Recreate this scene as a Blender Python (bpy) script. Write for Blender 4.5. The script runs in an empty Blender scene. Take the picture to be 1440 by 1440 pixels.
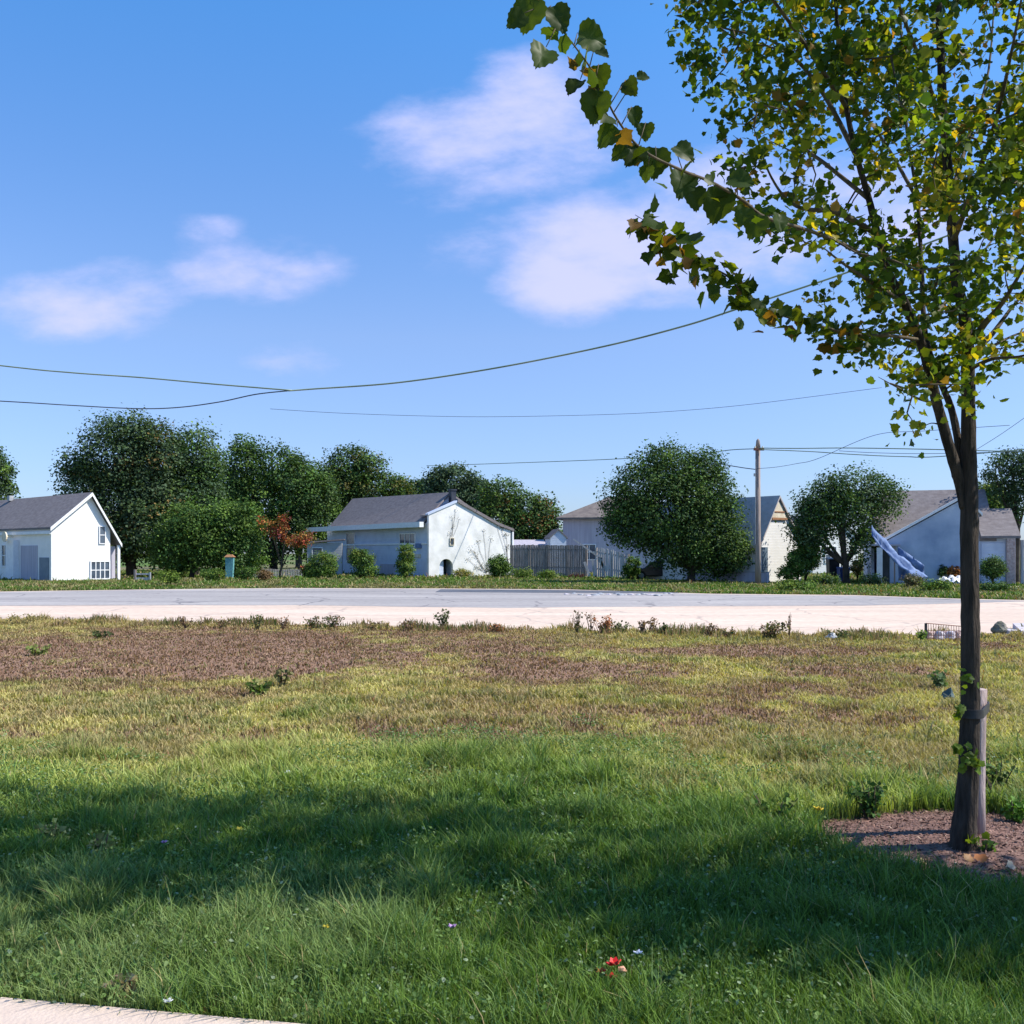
import bpy, math, random
import numpy as np
from mathutils import Vector, Matrix

rnd = random.Random(7)
rng = np.random.default_rng(7)
scene = bpy.context.scene
col = scene.collection
R = math.radians
CH, HY, FP = 1.7, 778.0, 1400.0          # eye height, horizon row, focal length in photo pixels

# ------------------------------------------------------------------ helpers
def P(px, py, Y):
    return Vector(((px - 720) / FP * Y, Y, CH - (py - HY) / FP * Y))
def GX(px, Y):
    return (px - 720) / FP * Y
def GY(py):
    return CH * FP / (py - HY)

def tag(o, label=None, cat=None, group=None, kind=None):
    if label: o['label'] = label
    if cat: o['category'] = cat
    if group: o['group'] = group
    if kind: o['kind'] = kind
    return o
def thing(name, loc, label, cat, group=None):
    o = bpy.data.objects.new(name, None); col.objects.link(o)
    o.location = loc; o.empty_display_size = 0.2
    return tag(o, label, cat, group)
def root_loc(o):
    v = Vector((0, 0, 0))
    while o is not None:
        v = v + o.location; o = o.parent
    return v

class MB:
    def __init__(s): s.v = []; s.f = []
    def add(s, vs, fs):
        n = len(s.v); s.v += [tuple(v) for v in vs]; s.f += [tuple(n + i for i in f) for f in fs]; return s
    def box(s, a, b):
        x0, y0, z0 = a; x1, y1, z1 = b
        return s.hexa([(x0,y0,z0),(x1,y0,z0),(x1,y1,z0),(x0,y1,z0),(x0,y0,z1),(x1,y0,z1),(x1,y1,z1),(x0,y1,z1)])
    def hexa(s, p):
        return s.add(p, [(0,3,2,1),(4,5,6,7),(0,1,5,4),(1,2,6,5),(2,3,7,6),(3,0,4,7)])
    def prism(s, poly, off):
        n = len(poly); off = Vector(off)
        vs = [Vector(p) for p in poly] + [Vector(p) + off for p in poly]
        fs = [tuple(range(n)), tuple(reversed(range(n, 2*n)))]
        fs += [(i, i+n, (i+1) % n + n, (i+1) % n) for i in range(n)]
        return s.add(vs, fs)
    def tube(s, pts, rad, sides=8, jit=0.0, cap=True):
        pts = [Vector(p) for p in pts]; n = len(pts); rings = []
        if not hasattr(rad, '__len__'): rad = [rad]*n
        vs = []; fs = []
        up = None
        for i, p in enumerate(pts):
            t = (pts[min(i+1, n-1)] - pts[max(i-1, 0)]).normalized()
            if up is None:
                up = Vector((0,1,0)) if abs(t.z) > .7 else Vector((0,0,1))
            a = t.cross(up).normalized(); b = t.cross(a).normalized()
            up = b if False else up
            for k in range(sides):
                an = 2*math.pi*k/sides; r = rad[i]*(1 + rnd.uniform(-jit, jit))
                vs.append(p + a*math.cos(an)*r + b*math.sin(an)*r)
        for i in range(n-1):
            for k in range(sides):
                k2 = (k+1) % sides
                fs.append((i*sides+k, i*sides+k2, (i+1)*sides+k2, (i+1)*sides+k))
        if cap: fs += [tuple(range(sides)), tuple(reversed(range((n-1)*sides, n*sides)))]
        return s.add(vs, fs)
    def build(s, name, mat, parent=None, smooth=False):
        off = root_loc(parent) if parent is not None else Vector((0,0,0))
        if parent is None and s.v:
            xs = [v[0] for v in s.v]; ys = [v[1] for v in s.v]; zs = [v[2] for v in s.v]
            off = Vector(((min(xs)+max(xs))/2, (min(ys)+max(ys))/2, min(zs)))
        me = bpy.data.meshes.new(name)
        me.from_pydata([tuple(Vector(v) - off) for v in s.v], [], s.f)
        me.materials.append(mat)
        if smooth: me.polygons.foreach_set('use_smooth', [True]*len(me.polygons))
        me.update()
        import bmesh
        bm = bmesh.new(); bm.from_mesh(me); bmesh.ops.recalc_face_normals(bm, faces=bm.faces); bm.to_mesh(me); bm.free()
        o = bpy.data.objects.new(name, me); col.objects.link(o)
        if parent is None: o.location = off
        else: o.parent = parent
        return o

def np_mesh(name, V, F, C, mat, parent=None, smooth=False, loc=None):
    """V (n,3) float, F (m,k) int array of equal-size faces, C (n,3) colours"""
    off = root_loc(parent) if parent is not None else Vector(loc if loc is not None else (0,0,0))
    me = bpy.data.meshes.new(name)
    V = np.asarray(V, dtype=np.float32) - np.array(off, dtype=np.float32)
    me.vertices.add(len(V)); me.vertices.foreach_set('co', V.ravel())
    m, k = F.shape
    me.loops.add(m*k); me.loops.foreach_set('vertex_index', F.astype(np.int32).ravel())
    me.polygons.add(m)
    me.polygons.foreach_set('loop_start', np.arange(0, m*k, k, dtype=np.int32))
    me.polygons.foreach_set('loop_total', np.full(m, k, dtype=np.int32))
    if smooth: me.polygons.foreach_set('use_smooth', np.ones(m, dtype=bool))
    if C is not None:
        a = me.color_attributes.new('Col', 'FLOAT_COLOR', 'POINT')
        cc = np.ones((len(V), 4), dtype=np.float32); cc[:, :3] = C
        a.data.foreach_set('color', cc.ravel())
    me.materials.append(mat); me.update(calc_edges=True); me.validate()
    o = bpy.data.objects.new(name, me); col.objects.link(o)
    if parent is None: o.location = off
    else: o.parent = parent
    return o

# value noise
_T = rng.random((256, 256)).astype(np.float32)
def vnoise(x, y):
    xi = np.floor(x).astype(int); yi = np.floor(y).astype(int)
    fx = x - xi; fy = y - yi; fx = fx*fx*(3-2*fx); fy = fy*fy*(3-2*fy)
    g = lambda a, b: _T[a & 255, b & 255]
    return (g(xi,yi)*(1-fx) + g(xi+1,yi)*fx)*(1-fy) + (g(xi,yi+1)*(1-fx) + g(xi+1,yi+1)*fx)*fy
def fbm(x, y, o=4):
    s = 0; a = .5; t = 0
    for i in range(o):
        s = s + a*vnoise(x*2**i + 17*i, y*2**i + 31*i); t += a; a *= .55
    return s/t
def sstep(a, b, x):
    t = np.clip((x-a)/(b-a), 0, 1); return t*t*(3-2*t)
def mixc(a, b, t):
    return a*(1-t[..., None]) + np.asarray(b)*t[..., None]

# ------------------------------------------------------------------ materials
def nodemat(name):
    m = bpy.data.materials.new(name); m.use_nodes = True
    nt = m.node_tree; return m, nt, nt.nodes['Principled BSDF']
def N(nt, t, **kw):
    n = nt.nodes.new(t)
    for k, v in kw.items(): setattr(n, k, v)
    return n
def mat_noise(name, c1, c2, scale=4, rough=.85, bump=0.0, bscale=None, detail=6, stretch=(1,1,1), c3=None, spec=.3):
    m, nt, b = nodemat(name); L = nt.links.new
    tc = N(nt, 'ShaderNodeTexCoord'); mp = N(nt, 'ShaderNodeMapping'); mp.inputs['Scale'].default_value = stretch
    L(tc.outputs['Object'], mp.inputs[0])
    no = N(nt, 'ShaderNodeTexNoise'); no.inputs['Scale'].default_value = scale; no.inputs['Detail'].default_value = detail
    L(mp.outputs[0], no.inputs['Vector'])
    cr = N(nt, 'ShaderNodeValToRGB'); cr.color_ramp.elements[0].position = .32; cr.color_ramp.elements[1].position = .68
    cr.color_ramp.elements[0].color = (*c1, 1); cr.color_ramp.elements[1].color = (*c2, 1)
    if c3:
        e = cr.color_ramp.elements.new(.8); e.color = (*c3, 1)
    L(no.outputs[0], cr.inputs[0]); L(cr.outputs[0], b.inputs['Base Color'])
    b.inputs['Roughness'].default_value = rough; b.inputs['Specular IOR Level'].default_value = spec
    if bump:
        n2 = N(nt, 'ShaderNodeTexNoise'); n2.inputs['Scale'].default_value = bscale or scale*4; n2.inputs['Detail'].default_value = 6
        L(mp.outputs[0], n2.inputs['Vector'])
        bp = N(nt, 'ShaderNodeBump'); bp.inputs['Strength'].default_value = bump; bp.inputs['Distance'].default_value = .03
        L(n2.outputs[0], bp.inputs['Height']); L(bp.outputs[0], b.inputs['Normal'])
    return m
def mat_siding(name, c1, c2, period=.16, bump=.6):
    m, nt, b = nodemat(name); L = nt.links.new
    tc = N(nt, 'ShaderNodeTexCoord')
    no = N(nt, 'ShaderNodeTexNoise'); no.inputs['Scale'].default_value = 1.4; no.inputs['Detail'].default_value = 7
    L(tc.outputs['Object'], no.inputs['Vector'])
    cr = N(nt, 'ShaderNodeValToRGB'); cr.color_ramp.elements[0].position = .3; cr.color_ramp.elements[1].position = .62
    cr.color_ramp.elements[0].color = (*c1, 1); cr.color_ramp.elements[1].color = (*c2, 1)
    L(no.outputs[0], cr.inputs[0]); L(cr.outputs[0], b.inputs['Base Color'])
    sp = N(nt, 'ShaderNodeSeparateXYZ'); L(tc.outputs['Object'], sp.inputs[0])
    md = N(nt, 'ShaderNodeMath', operation='FRACT'); mu = N(nt, 'ShaderNodeMath', operation='DIVIDE'); mu.inputs[1].default_value = period
    L(sp.outputs[2], mu.inputs[0]); L(mu.outputs[0], md.inputs[0])
    bp = N(nt, 'ShaderNodeBump'); bp.inputs['Strength'].default_value = bump; bp.inputs['Distance'].default_value = .02
    L(md.outputs[0], bp.inputs['Height']); L(bp.outputs[0], b.inputs['Normal'])
    b.inputs['Roughness'].default_value = .7
    return m
def mat_attr(name, rough=.7, trans=0.0, tcol=(1.5, 1.5, .5), spec=.25, noise=0.0, nscale=30):
    m, nt, b = nodemat(name); L = nt.links.new
    at = N(nt, 'ShaderNodeAttribute'); at.attribute_name = 'Col'
    src = at.outputs['Color']
    if noise:
        tc = N(nt, 'ShaderNodeTexCoord'); no = N(nt, 'ShaderNodeTexNoise'); no.inputs['Scale'].default_value = nscale; no.inputs['Detail'].default_value = 5
        L(tc.outputs['Object'], no.inputs['Vector'])
        mr = N(nt, 'ShaderNodeMapRange'); mr.inputs[1].default_value = .3; mr.inputs[2].default_value = .7
        mr.inputs[3].default_value = 1-noise; mr.inputs[4].default_value = 1+noise
        L(no.outputs[0], mr.inputs[0])
        vm = N(nt, 'ShaderNodeVectorMath', operation='SCALE'); L(src, vm.inputs[0]); L(mr.outputs[0], vm.inputs['Scale']); src = vm.outputs[0]
    L(src, b.inputs['Base Color'])
    b.inputs['Roughness'].default_value = rough; b.inputs['Specular IOR Level'].default_value = spec
    if trans:
        tr = N(nt, 'ShaderNodeBsdfTranslucent'); vm = N(nt, 'ShaderNodeVectorMath', operation='MULTIPLY'); vm.inputs[1].default_value = tcol
        L(src, vm.inputs[0]); L(vm.outputs[0], tr.inputs[0])
        mx = N(nt, 'ShaderNodeMixShader'); mx.inputs[0].default_value = trans
        L(b.outputs[0], mx.inputs[1]); L(tr.outputs[0], mx.inputs[2]); L(mx.outputs[0], nt.nodes['Material Output'].inputs[0])
    return m

M = {}
M['ground'] = mat_attr('ground_soil', .95, noise=.28, nscale=9)
M['blade'] = mat_attr('grass_blade', .6, trans=.30, tcol=(1.25,1.35,.5), spec=.14)
M['leaf'] = mat_attr('leaf_surface', .45, trans=.48, tcol=(1.9,1.7,.35), spec=.15)
M['farleaf'] = mat_attr('crown_leaf', .6, trans=.22, tcol=(1.3,1.4,.5), spec=.12)
M['bark'] = mat_noise('bark', (.016,.013,.010), (.072,.054,.042), 26, .95, 1.0, 60, stretch=(1,1,.16))
M['twig'] = mat_noise('twig_bark', (.06,.045,.03), (.14,.11,.07), 20, .9)
M['farbark'] = mat_noise('old_bark', (.03,.025,.02), (.08,.065,.05), 3, .95)
M['concrete'] = mat_noise('pale_concrete', (.50,.395,.325), (.60,.485,.405), 3.0, .9, .25, 60)
M['asphalt'] = mat_noise('weathered_asphalt', (.30,.275,.26), (.42,.385,.365), .22, .9, .15, 30, stretch=(.35,1.6,1))
def worn(name, c1, c2, stain, crack, sc=.25):
    m = mat_noise(name, c1, c2, sc, .92, .15, 30, stretch=(.35,1.6,1)); nt = m.node_tree; L = nt.links.new; b = nt.nodes['Principled BSDF']
    src = b.inputs['Base Color'].links[0].from_socket; tc = N(nt, 'ShaderNodeTexCoord')
    mp = N(nt, 'ShaderNodeMapping'); mp.inputs['Scale'].default_value = (.09, .9, 1); mp.inputs['Rotation'].default_value = (0,0,.03); L(tc.outputs['Object'], mp.inputs[0])
    n1 = N(nt, 'ShaderNodeTexNoise'); n1.inputs['Scale'].default_value = 1.3; n1.inputs['Detail'].default_value = 8; n1.inputs['Roughness'].default_value = .65; L(mp.outputs[0], n1.inputs['Vector'])
    r1 = N(nt, 'ShaderNodeValToRGB'); r1.color_ramp.elements[0].position = .50; r1.color_ramp.elements[1].position = .72; r1.color_ramp.elements[0].color = (0,0,0,1); r1.color_ramp.elements[1].color = (.75,.75,.75,1); L(n1.outputs[0], r1.inputs[0])
    x1 = N(nt, 'ShaderNodeMix'); x1.data_type = 'RGBA'; L(r1.outputs[0], x1.inputs[0]); L(src, x1.inputs[6]); x1.inputs[7].default_value = (*stain, 1)
    n2 = N(nt, 'ShaderNodeTexNoise'); n2.inputs['Scale'].default_value = .8; n2.inputs['Detail'].default_value = 4; L(tc.outputs['Object'], n2.inputs['Vector'])
    ad = N(nt, 'ShaderNodeVectorMath', operation='ADD'); L(tc.outputs['Object'], ad.inputs[0]); L(n2.outputs['Color'], ad.inputs[1])
    vo = N(nt, 'ShaderNodeTexVoronoi'); vo.feature = 'DISTANCE_TO_EDGE'; vo.inputs['Scale'].default_value = .22; L(ad.outputs[0], vo.inputs['Vector'])
    lt = N(nt, 'ShaderNodeMapRange'); lt.inputs[1].default_value = .004; lt.inputs[2].default_value = .012; lt.inputs[3].default_value = .7; lt.inputs[4].default_value = 0; L(vo.outputs[0], lt.inputs[0])
    x2 = N(nt, 'ShaderNodeMix'); x2.data_type = 'RGBA'; L(lt.outputs[0], x2.inputs[0]); L(x1.outputs[2], x2.inputs[6]); x2.inputs[7].default_value = (*crack, 1)
    n3 = N(nt, 'ShaderNodeTexNoise'); n3.inputs['Scale'].default_value = 5; n3.inputs['Detail'].default_value = 5; L(tc.outputs['Object'], n3.inputs['Vector'])
    m3 = N(nt, 'ShaderNodeMapRange'); m3.inputs[1].default_value = .3; m3.inputs[2].default_value = .7; m3.inputs[3].default_value = .86; m3.inputs[4].default_value = 1.1; L(n3.outputs[0], m3.inputs[0])
    vm = N(nt, 'ShaderNodeVectorMath', operation='SCALE'); L(x2.outputs[2], vm.inputs[0]); L(m3.outputs[0], vm.inputs['Scale']); L(vm.outputs[0], b.inputs['Base Color'])
    return m
M['asphalt'] = worn('weathered_asphalt', (.27,.25,.245), (.40,.37,.355), (.20,.19,.20), (.13,.12,.13))
M['dark_blue_grey'] = mat_noise('dark_blue_grey', (.07,.08,.10), (.12,.125,.15), .8, .9)
M['white_wall'] = mat_siding('white_siding', (.78,.765,.735), (.86,.84,.81))
M['white_plaster'] = mat_noise('white_plaster', (.60,.60,.57), (.83,.82,.80), 1.2, .85, .2, 6, c3=(.86,.86,.86))
M['blue_wall'] = mat_siding('blue_grey_siding', (.46,.52,.65), (.57,.63,.76), .2)
M['mottled'] = mat_noise('mottled_blue_render', (.26,.33,.45), (.44,.51,.62), .9, .85, .4, 5, c3=(.60,.64,.70), detail=9)
M['grey_wall'] = mat_siding('grey_siding', (.30,.31,.33), (.40,.41,.43), .2)
M['roof'] = mat_noise('grey_shingle', (.15,.13,.13), (.22,.195,.195), 3, .9, .5, 12, stretch=(1,1,2.5))
M['roof_light'] = mat_noise('light_grey_shingle', (.40,.36,.35), (.50,.45,.435), 3, .9, .5, 12)
M['roof_brown'] = mat_noise('brown_shingle', (.12,.10,.095), (.20,.17,.15), 2, .9, .5, 10)
M['white_trim'] = mat_noise('white_trim', (.72,.72,.72), (.82,.82,.82), 4, .6)
M['cream'] = mat_noise('cream_paint', (.55,.47,.34), (.72,.66,.52), 3, .7)
M['glass'] = mat_noise('window_glass', (.04,.055,.08), (.09,.12,.16), 1.5, .12, spec=.6)
M['door_dark'] = mat_noise('dark_door', (.02,.03,.03), (.05,.06,.07), 3, .5)
M['door_blue'] = mat_noise('blue_grey_door', (.10,.15,.20), (.16,.21,.26), 3, .5)
M['panel_grey'] = mat_noise('grey_panel', (.36,.34,.40), (.46,.44,.50), 1.5, .6, stretch=(4,4,.3))
M['wood_dark'] = mat_noise('dark_fence_board', (.12,.105,.10), (.32,.28,.26), 3, .9, .3, 12, stretch=(5,5,.4))
M['wood_grey'] = mat_noise('silvered_board', (.30,.29,.29), (.62,.60,.60), 2.5, .85, .3, 12, stretch=(5,5,.3))
M['wood_pole'] = mat_noise('pole_wood', (.20,.16,.14), (.34,.28,.25), 4, .9, .3, 12, stretch=(4,4,.3))
M['stake'] = mat_noise('stake_wood', (.26,.19,.18), (.46,.38,.37), 9, .9, .5, 50, stretch=(3,3,.25))
M['strap'] = mat_noise('black_rubber', (.02,.02,.022), (.045,.045,.05), 20, .6)
M['cable'] = mat_noise('green_grey_cable', (.16,.23,.16), (.28,.35,.26), 1.5, .6)
M['cable_dark'] = mat_noise('dark_cable', (.05,.065,.09), (.09,.11,.14), 1.5, .6)
M['metal'] = mat_noise('grey_metal', (.25,.26,.28), (.42,.43,.45), 4, .45)
M['teal'] = mat_noise('chipped_teal_paint', (.06,.20,.21), (.17,.38,.40), 9, .7, c3=(.05,.08,.07))
M['orange'] = mat_noise('rusty_orange', (.26,.12,.06), (.38,.20,.10), 6, .8)
M['tarp'] = mat_noise('blue_tarpaulin', (.07,.12,.26), (.20,.27,.43), 2.5, .9, .6, 5)
M['tarp_white'] = mat_noise('white_sheeting', (.60,.62,.66), (.78,.79,.82), 3, .6, .6, 6)
M['bin_blue'] = mat_noise('blue_plastic', (.015,.05,.22), (.025,.08,.32), 3, .35)
M['bin_dark'] = mat_noise('dark_plastic', (.025,.03,.045), (.05,.055,.07), 3, .4)
M['car'] = mat_noise('dark_car_paint', (.03,.028,.034), (.045,.04,.05), 2, .2, spec=.6)
M['car_glass'] = mat_noise('car_glass', (.03,.04,.05), (.06,.08,.1), 1, .05, spec=.7)
M['tyre'] = mat_noise('tyre_rubber', (.018,.018,.02), (.03,.03,.03), 5, .8)
M['rust'] = mat_noise('rust_brown', (.16,.06,.04), (.30,.13,.09), 4, .8)
M['rock'] = mat_noise('mossy_rock', (.10,.11,.07), (.27,.25,.22), 7, .95, .8, 30)
M['slab'] = mat_noise('broken_slab', (.42,.38,.42), (.60,.56,.60), 4, .9, .4, 20)
M['brickish'] = mat_noise('pink_block', (.40,.26,.23), (.62,.50,.46), 9, .9, .5, 30)
M['red'] = mat_noise('red_petal', (.50,.01,.012), (.75,.03,.02), 12, .5)
M['peach'] = mat_noise('peach_petal', (.6,.28,.16), (.75,.42,.28), 12, .5)
M['green'] = mat_noise('green_stem', (.05,.10,.02), (.08,.16,.03), 12, .6)
M['yellow'] = mat_noise('yellow_petal', (.62,.42,.02), (.75,.55,.05), 12, .5)
M['whitepetal'] = mat_noise('white_petal', (.6,.6,.68), (.8,.8,.85), 12, .5)
M['purple'] = mat_noise('purple_petal', (.28,.16,.33), (.42,.28,.46), 12, .5)
M['scrap'] = mat_noise('dark_green_sheet', (.015,.035,.035), (.04,.07,.065), 8, .5, .8, 20)
M['mulch'] = mat_noise('bark_mulch_chip', (.10,.055,.045), (.24,.145,.12), 60, .95, .8, 90)

# ------------------------------------------------------------------ camera, light, sky
cam = bpy.data.cameras.new('camera'); co = bpy.data.objects.new('camera', cam); col.objects.link(co)
co.location = (0, 0, CH); co.rotation_euler = (R(90), 0, 0)
cam.sensor_width = 36; cam.lens = FP/1440*36; cam.shift_y = (HY-720)/1440
cam.clip_start = .05; cam.clip_end = 6000
scene.camera = co
SUN_EL, SUN_AZ = R(47), math.atan2(1.0, -0.10)
S = Vector((math.sin(SUN_AZ)*math.cos(SUN_EL), math.cos(SUN_AZ)*math.cos(SUN_EL), math.sin(SUN_EL)))
sl = bpy.data.lights.new('sun', 'SUN'); sl.energy = 5.0; sl.angle = R(.53); sl.color = (1, .935, .83)
so = bpy.data.objects.new('sun', sl); col.objects.link(so); so.rotation_euler = S.to_track_quat('Z', 'Y').to_euler(); so.location = S*60

w = bpy.data.worlds.new('World'); scene.world = w; w.use_nodes = True
nt = w.node_tree; L = nt.links.new; bg = nt.nodes['Background']
sky = N(nt, 'ShaderNodeTexSky'); sky.sky_type = 'NISHITA'; sky.sun_disc = False
sky.sun_elevation = SUN_EL; sky.sun_rotation = SUN_AZ; sky.air_density = 1.0; sky.dust_density = .35; sky.ozone_density = 2.2; sky.altitude = 0
tc = N(nt, 'ShaderNodeTexCoord'); sp = N(nt, 'ShaderNodeSeparateXYZ'); L(tc.outputs['Generated'], sp.inputs[0])
# colour response of the sky with height above the horizon
sr = N(nt, 'ShaderNodeValToRGB'); L(sp.outputs[2], sr.inputs[0])
stops = [(0.0,(.52,.62,.95)),(.07,(.60,.70,1.0)),(.21,(.80,.86,1.08)),(.34,(.66,.93,1.25)),(.47,(.52,1.03,1.45)),(1.0,(.5,1.0,1.4))]
el = sr.color_ramp.elements; el[0].position = 0; el[1].position = 1
for i, (p_, c_) in enumerate(stops):
    e = el[0] if i == 0 else (el[len(el)-1] if i == len(stops)-1 else el.new(p_)); e.color = tuple(q/1.5 for q in c_) + (1,)
t0 = N(nt, 'ShaderNodeVectorMath', operation='MULTIPLY'); L(sky.outputs[0], t0.inputs[0]); L(sr.outputs[0], t0.inputs[1])
tint = N(nt, 'ShaderNodeVectorMath', operation='SCALE'); tint.inputs['Scale'].default_value = 1.54; L(t0.outputs[0], tint.inputs[0])
def MA(op, a, b=None, c=None, clamp=False):
    n = N(nt, 'ShaderNodeMath', operation=op); n.use_clamp = clamp
    for i, q in enumerate((a, b, c)):
        if q is None: continue
        if isinstance(q, (int, float)): n.inputs[i].default_value = q
        else: L(q, n.inputs[i])
    return n.outputs[0]
ysafe = MA('MAXIMUM', sp.outputs[1], .02)
U = MA('DIVIDE', sp.outputs[0], ysafe); Vv = MA('DIVIDE', sp.outputs[2], ysafe)
cmb = N(nt, 'ShaderNodeCombineXYZ'); L(U, cmb.inputs[0]); L(Vv, cmb.inputs[1])
mp = N(nt, 'ShaderNodeMapping'); mp.inputs['Scale'].default_value = (6.0, 13, 1); mp.inputs['Rotation'].default_value = (0,0,R(-18)); L(cmb.outputs[0], mp.inputs[0])
no = N(nt, 'ShaderNodeTexNoise'); no.inputs['Scale'].default_value = 1.0; no.inputs['Detail'].default_value = 7; no.inputs['Roughness'].default_value = .60
L(mp.outputs[0], no.inputs['Vector'])
blobs = [(700,195,165,85,1.1),(735,125,95,60,1.2),(650,235,110,50,.6),(920,345,240,85,1.5),(800,395,110,60,1.3),(1010,275,110,60,1.1),(1040,350,130,65,1.3),(1250,300,200,70,.6),
         (110,425,140,48,.75),(170,395,85,36,.65),(350,375,130,46,.7),(290,330,50,25,.5),(645,360,65,30,.55),(420,500,60,20,.25)]
acc = None
for bx_, by_, ra, rb, am in blobs:
    du = MA('DIVIDE', MA('SUBTRACT', U, (bx_-720)/FP), ra/FP); dv = MA('DIVIDE', MA('SUBTRACT', Vv, (HY-by_)/FP), rb/FP)
    q = MA('MULTIPLY', MA('SUBTRACT', 1.0, MA('ADD', MA('MULTIPLY', du, du), MA('MULTIPLY', dv, dv))), am)
    q = MA('MAXIMUM', q, -1.5)
    acc = q if acc is None else MA('SMOOTH_MAX', acc, q, .35)
f = MA('ADD', acc, MA('MULTIPLY', MA('SUBTRACT', no.outputs[0], .5), 4.2))
mr = N(nt, 'ShaderNodeMapRange'); mr.interpolation_type = 'SMOOTHSTEP'; L(f, mr.inputs[0])
mr.inputs[1].default_value = -.35; mr.inputs[2].default_value = 1.6; mr.inputs[3].default_value = 0; mr.inputs[4].default_value = .80
mask = MA('MULTIPLY', mr.outputs[0], MA('GREATER_THAN', sp.outputs[1], .05))
mix = N(nt, 'ShaderNodeMix'); mix.data_type = 'RGBA'; L(mask, mix.inputs[0]); L(tint.outputs[0], mix.inputs[6]); mix.inputs[7].default_value = (4.6, 4.6, 7.0, 1)
L(mix.outputs[2], bg.inputs[0]); bg.inputs[1].default_value = .12
scene.view_settings.view_transform = 'Standard'; scene.view_settings.look = 'None'
scene.view_settings.exposure = .5; scene.view_settings.gamma = 1
scene.render.engine = 'CYCLES'; scene.cycles.max_bounces = 6; scene.cycles.diffuse_bounces = 3; scene.cycles.transmission_bounces = 4
scene.render.resolution_x = 1024; scene.render.resolution_y = 1024

# ------------------------------------------------------------------ ground colours
GREEN = np.array((.115,.195,.030)); LUSH = np.array((.35,.41,.10)); OLIVE = np.array((.50,.445,.165)); OCHRE = np.array((.40,.30,.13)); SOIL = np.array((.25,.150,.100))  # grass tones of their own: yellow-green farther out, greener beneath the tree
YARD = np.array((.10,.165,.030))
MC = (2.78, 5.83)      # mulch ring centre
NEARL = [(-140, 31), (-16.5,25.4), (-12.6,24.5), (-8.9,23.9), (-5.3,23.6), (-1.95,22.9), (-.32,22.5), (2.0,21.6), (4.2,20.9), (7,20.3), (9.3,20.7), (10.9,21.2), (30,21.5), (140,20)]
SOILB = [(330,916,330,44,1.35),(60,928,220,42,1.1),(560,902,180,22,.8),(800,946,170,24,1.0),(1030,915,260,9,.8),(1210,945,140,12,.5),
         (1130,975,190,18,.55),(120,1035,260,14,.35),(700,1030,260,14,.35),(240,975,160,12,.45),(1390,905,60,10,.8),(640,885,120,12,.7),(700,915,120,20,.6),(950,900,160,8,-.6),(1050,1010,300,16,.4)]
def field(X, Y):
    Yc = np.maximum(Y, 2.2)
    py = HY + CH*FP/Yc; px = 720 + FP*X/Yc
    n1 = fbm(X*.45+5, Y*.45+9, 4); n2 = fbm(X*1.7+40, Y*1.2+3, 4); n3 = fbm(X*5, Y*5, 3)
    s = np.full(X.shape, -1.0)
    for cx, cy, rx, ry, am in SOILB:
        q = am*(1 - ((px-cx)/rx)**2 - ((py-cy)/ry)**2)
        s = np.maximum(s, q) if am > 0 else s - np.clip(-q, 0, 1)
    soil = sstep(-.38, .95, s + (n2-.5)*1.8 + (n3-.5)*1.6 + (n1-.5)*.8) * (Y > 8) * (Y < 27)
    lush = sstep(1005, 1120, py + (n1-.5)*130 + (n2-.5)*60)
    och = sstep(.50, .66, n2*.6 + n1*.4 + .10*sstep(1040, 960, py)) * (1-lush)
    c = mixc(np.broadcast_to(OLIVE, X.shape+(3,)), LUSH, lush)
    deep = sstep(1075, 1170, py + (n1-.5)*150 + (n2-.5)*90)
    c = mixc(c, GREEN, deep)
    c = mixc(c, OCHRE, och*.75)
    c = mixc(c, SOIL, soil)
    c = mixc(c, (.10,.16,.035), sstep(.55, .70, n3*.5+n1*.5)*.6*(1-soil))
    yard = sstep(34, 36, Y)
    c = mixc(c, YARD*(.75 + .5*n1[..., None]), yard)
    dm = np.hypot(X-MC[0], (Y-MC[1])*1.25)
    mul = sstep(1.06, .92, dm + (n3-.5)*.22)
    nl_ = np.interp(X, *zip(*NEARL)); edge = sstep(1.6, .2, nl_ - Y) * (Y > 15) * (Y < nl_+1.5)
    dry = sstep(.50, .64, fbm(X*.9+60, Y*.55+33, 4)) * (1-deep) * (1-soil); c = mixc(c, (.30,.21,.13), dry*.6)
    pale = sstep(5.6, 4.6, Y)*sstep(-.1, -1.0, X + (n1-.5)*2)*(.35+.65*sstep(.4,.6,n2)); c = mixc(c, (.21,.275,.10), pale*.75)
    tuft = sstep(.56, .68, fbm(X*2.2+90, Y*2.2+12, 3)); c = mixc(c, (.12,.20,.045), tuft*.35*(1-soil)*(Y < 20))
    h = (1 + .5*tuft)*(.034 + .042*lush + .045*n2)*(.5 + 1.0*n3) * (1-.38*soil) + .30*edge*np.clip(n2-.35, 0, 1)*n3*1.6
    c = mixc(c, (.36,.27,.12), edge*.55)
    dens = (1 - .45*soil) * (1-mul)
    return c, h, dens, soil, mul, lush
def gheight(X, Y):
    a = sstep(20, 15, Y)*sstep(2.9, 4.4, Y)
    z = (fbm(X*.8+3, Y*.8+1, 3)-.5)*.05*a
    dm = np.hypot(X-MC[0], (Y-MC[1])*1.25)
    return z + .055*sstep(1.15, .1, dm) - .012

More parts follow.
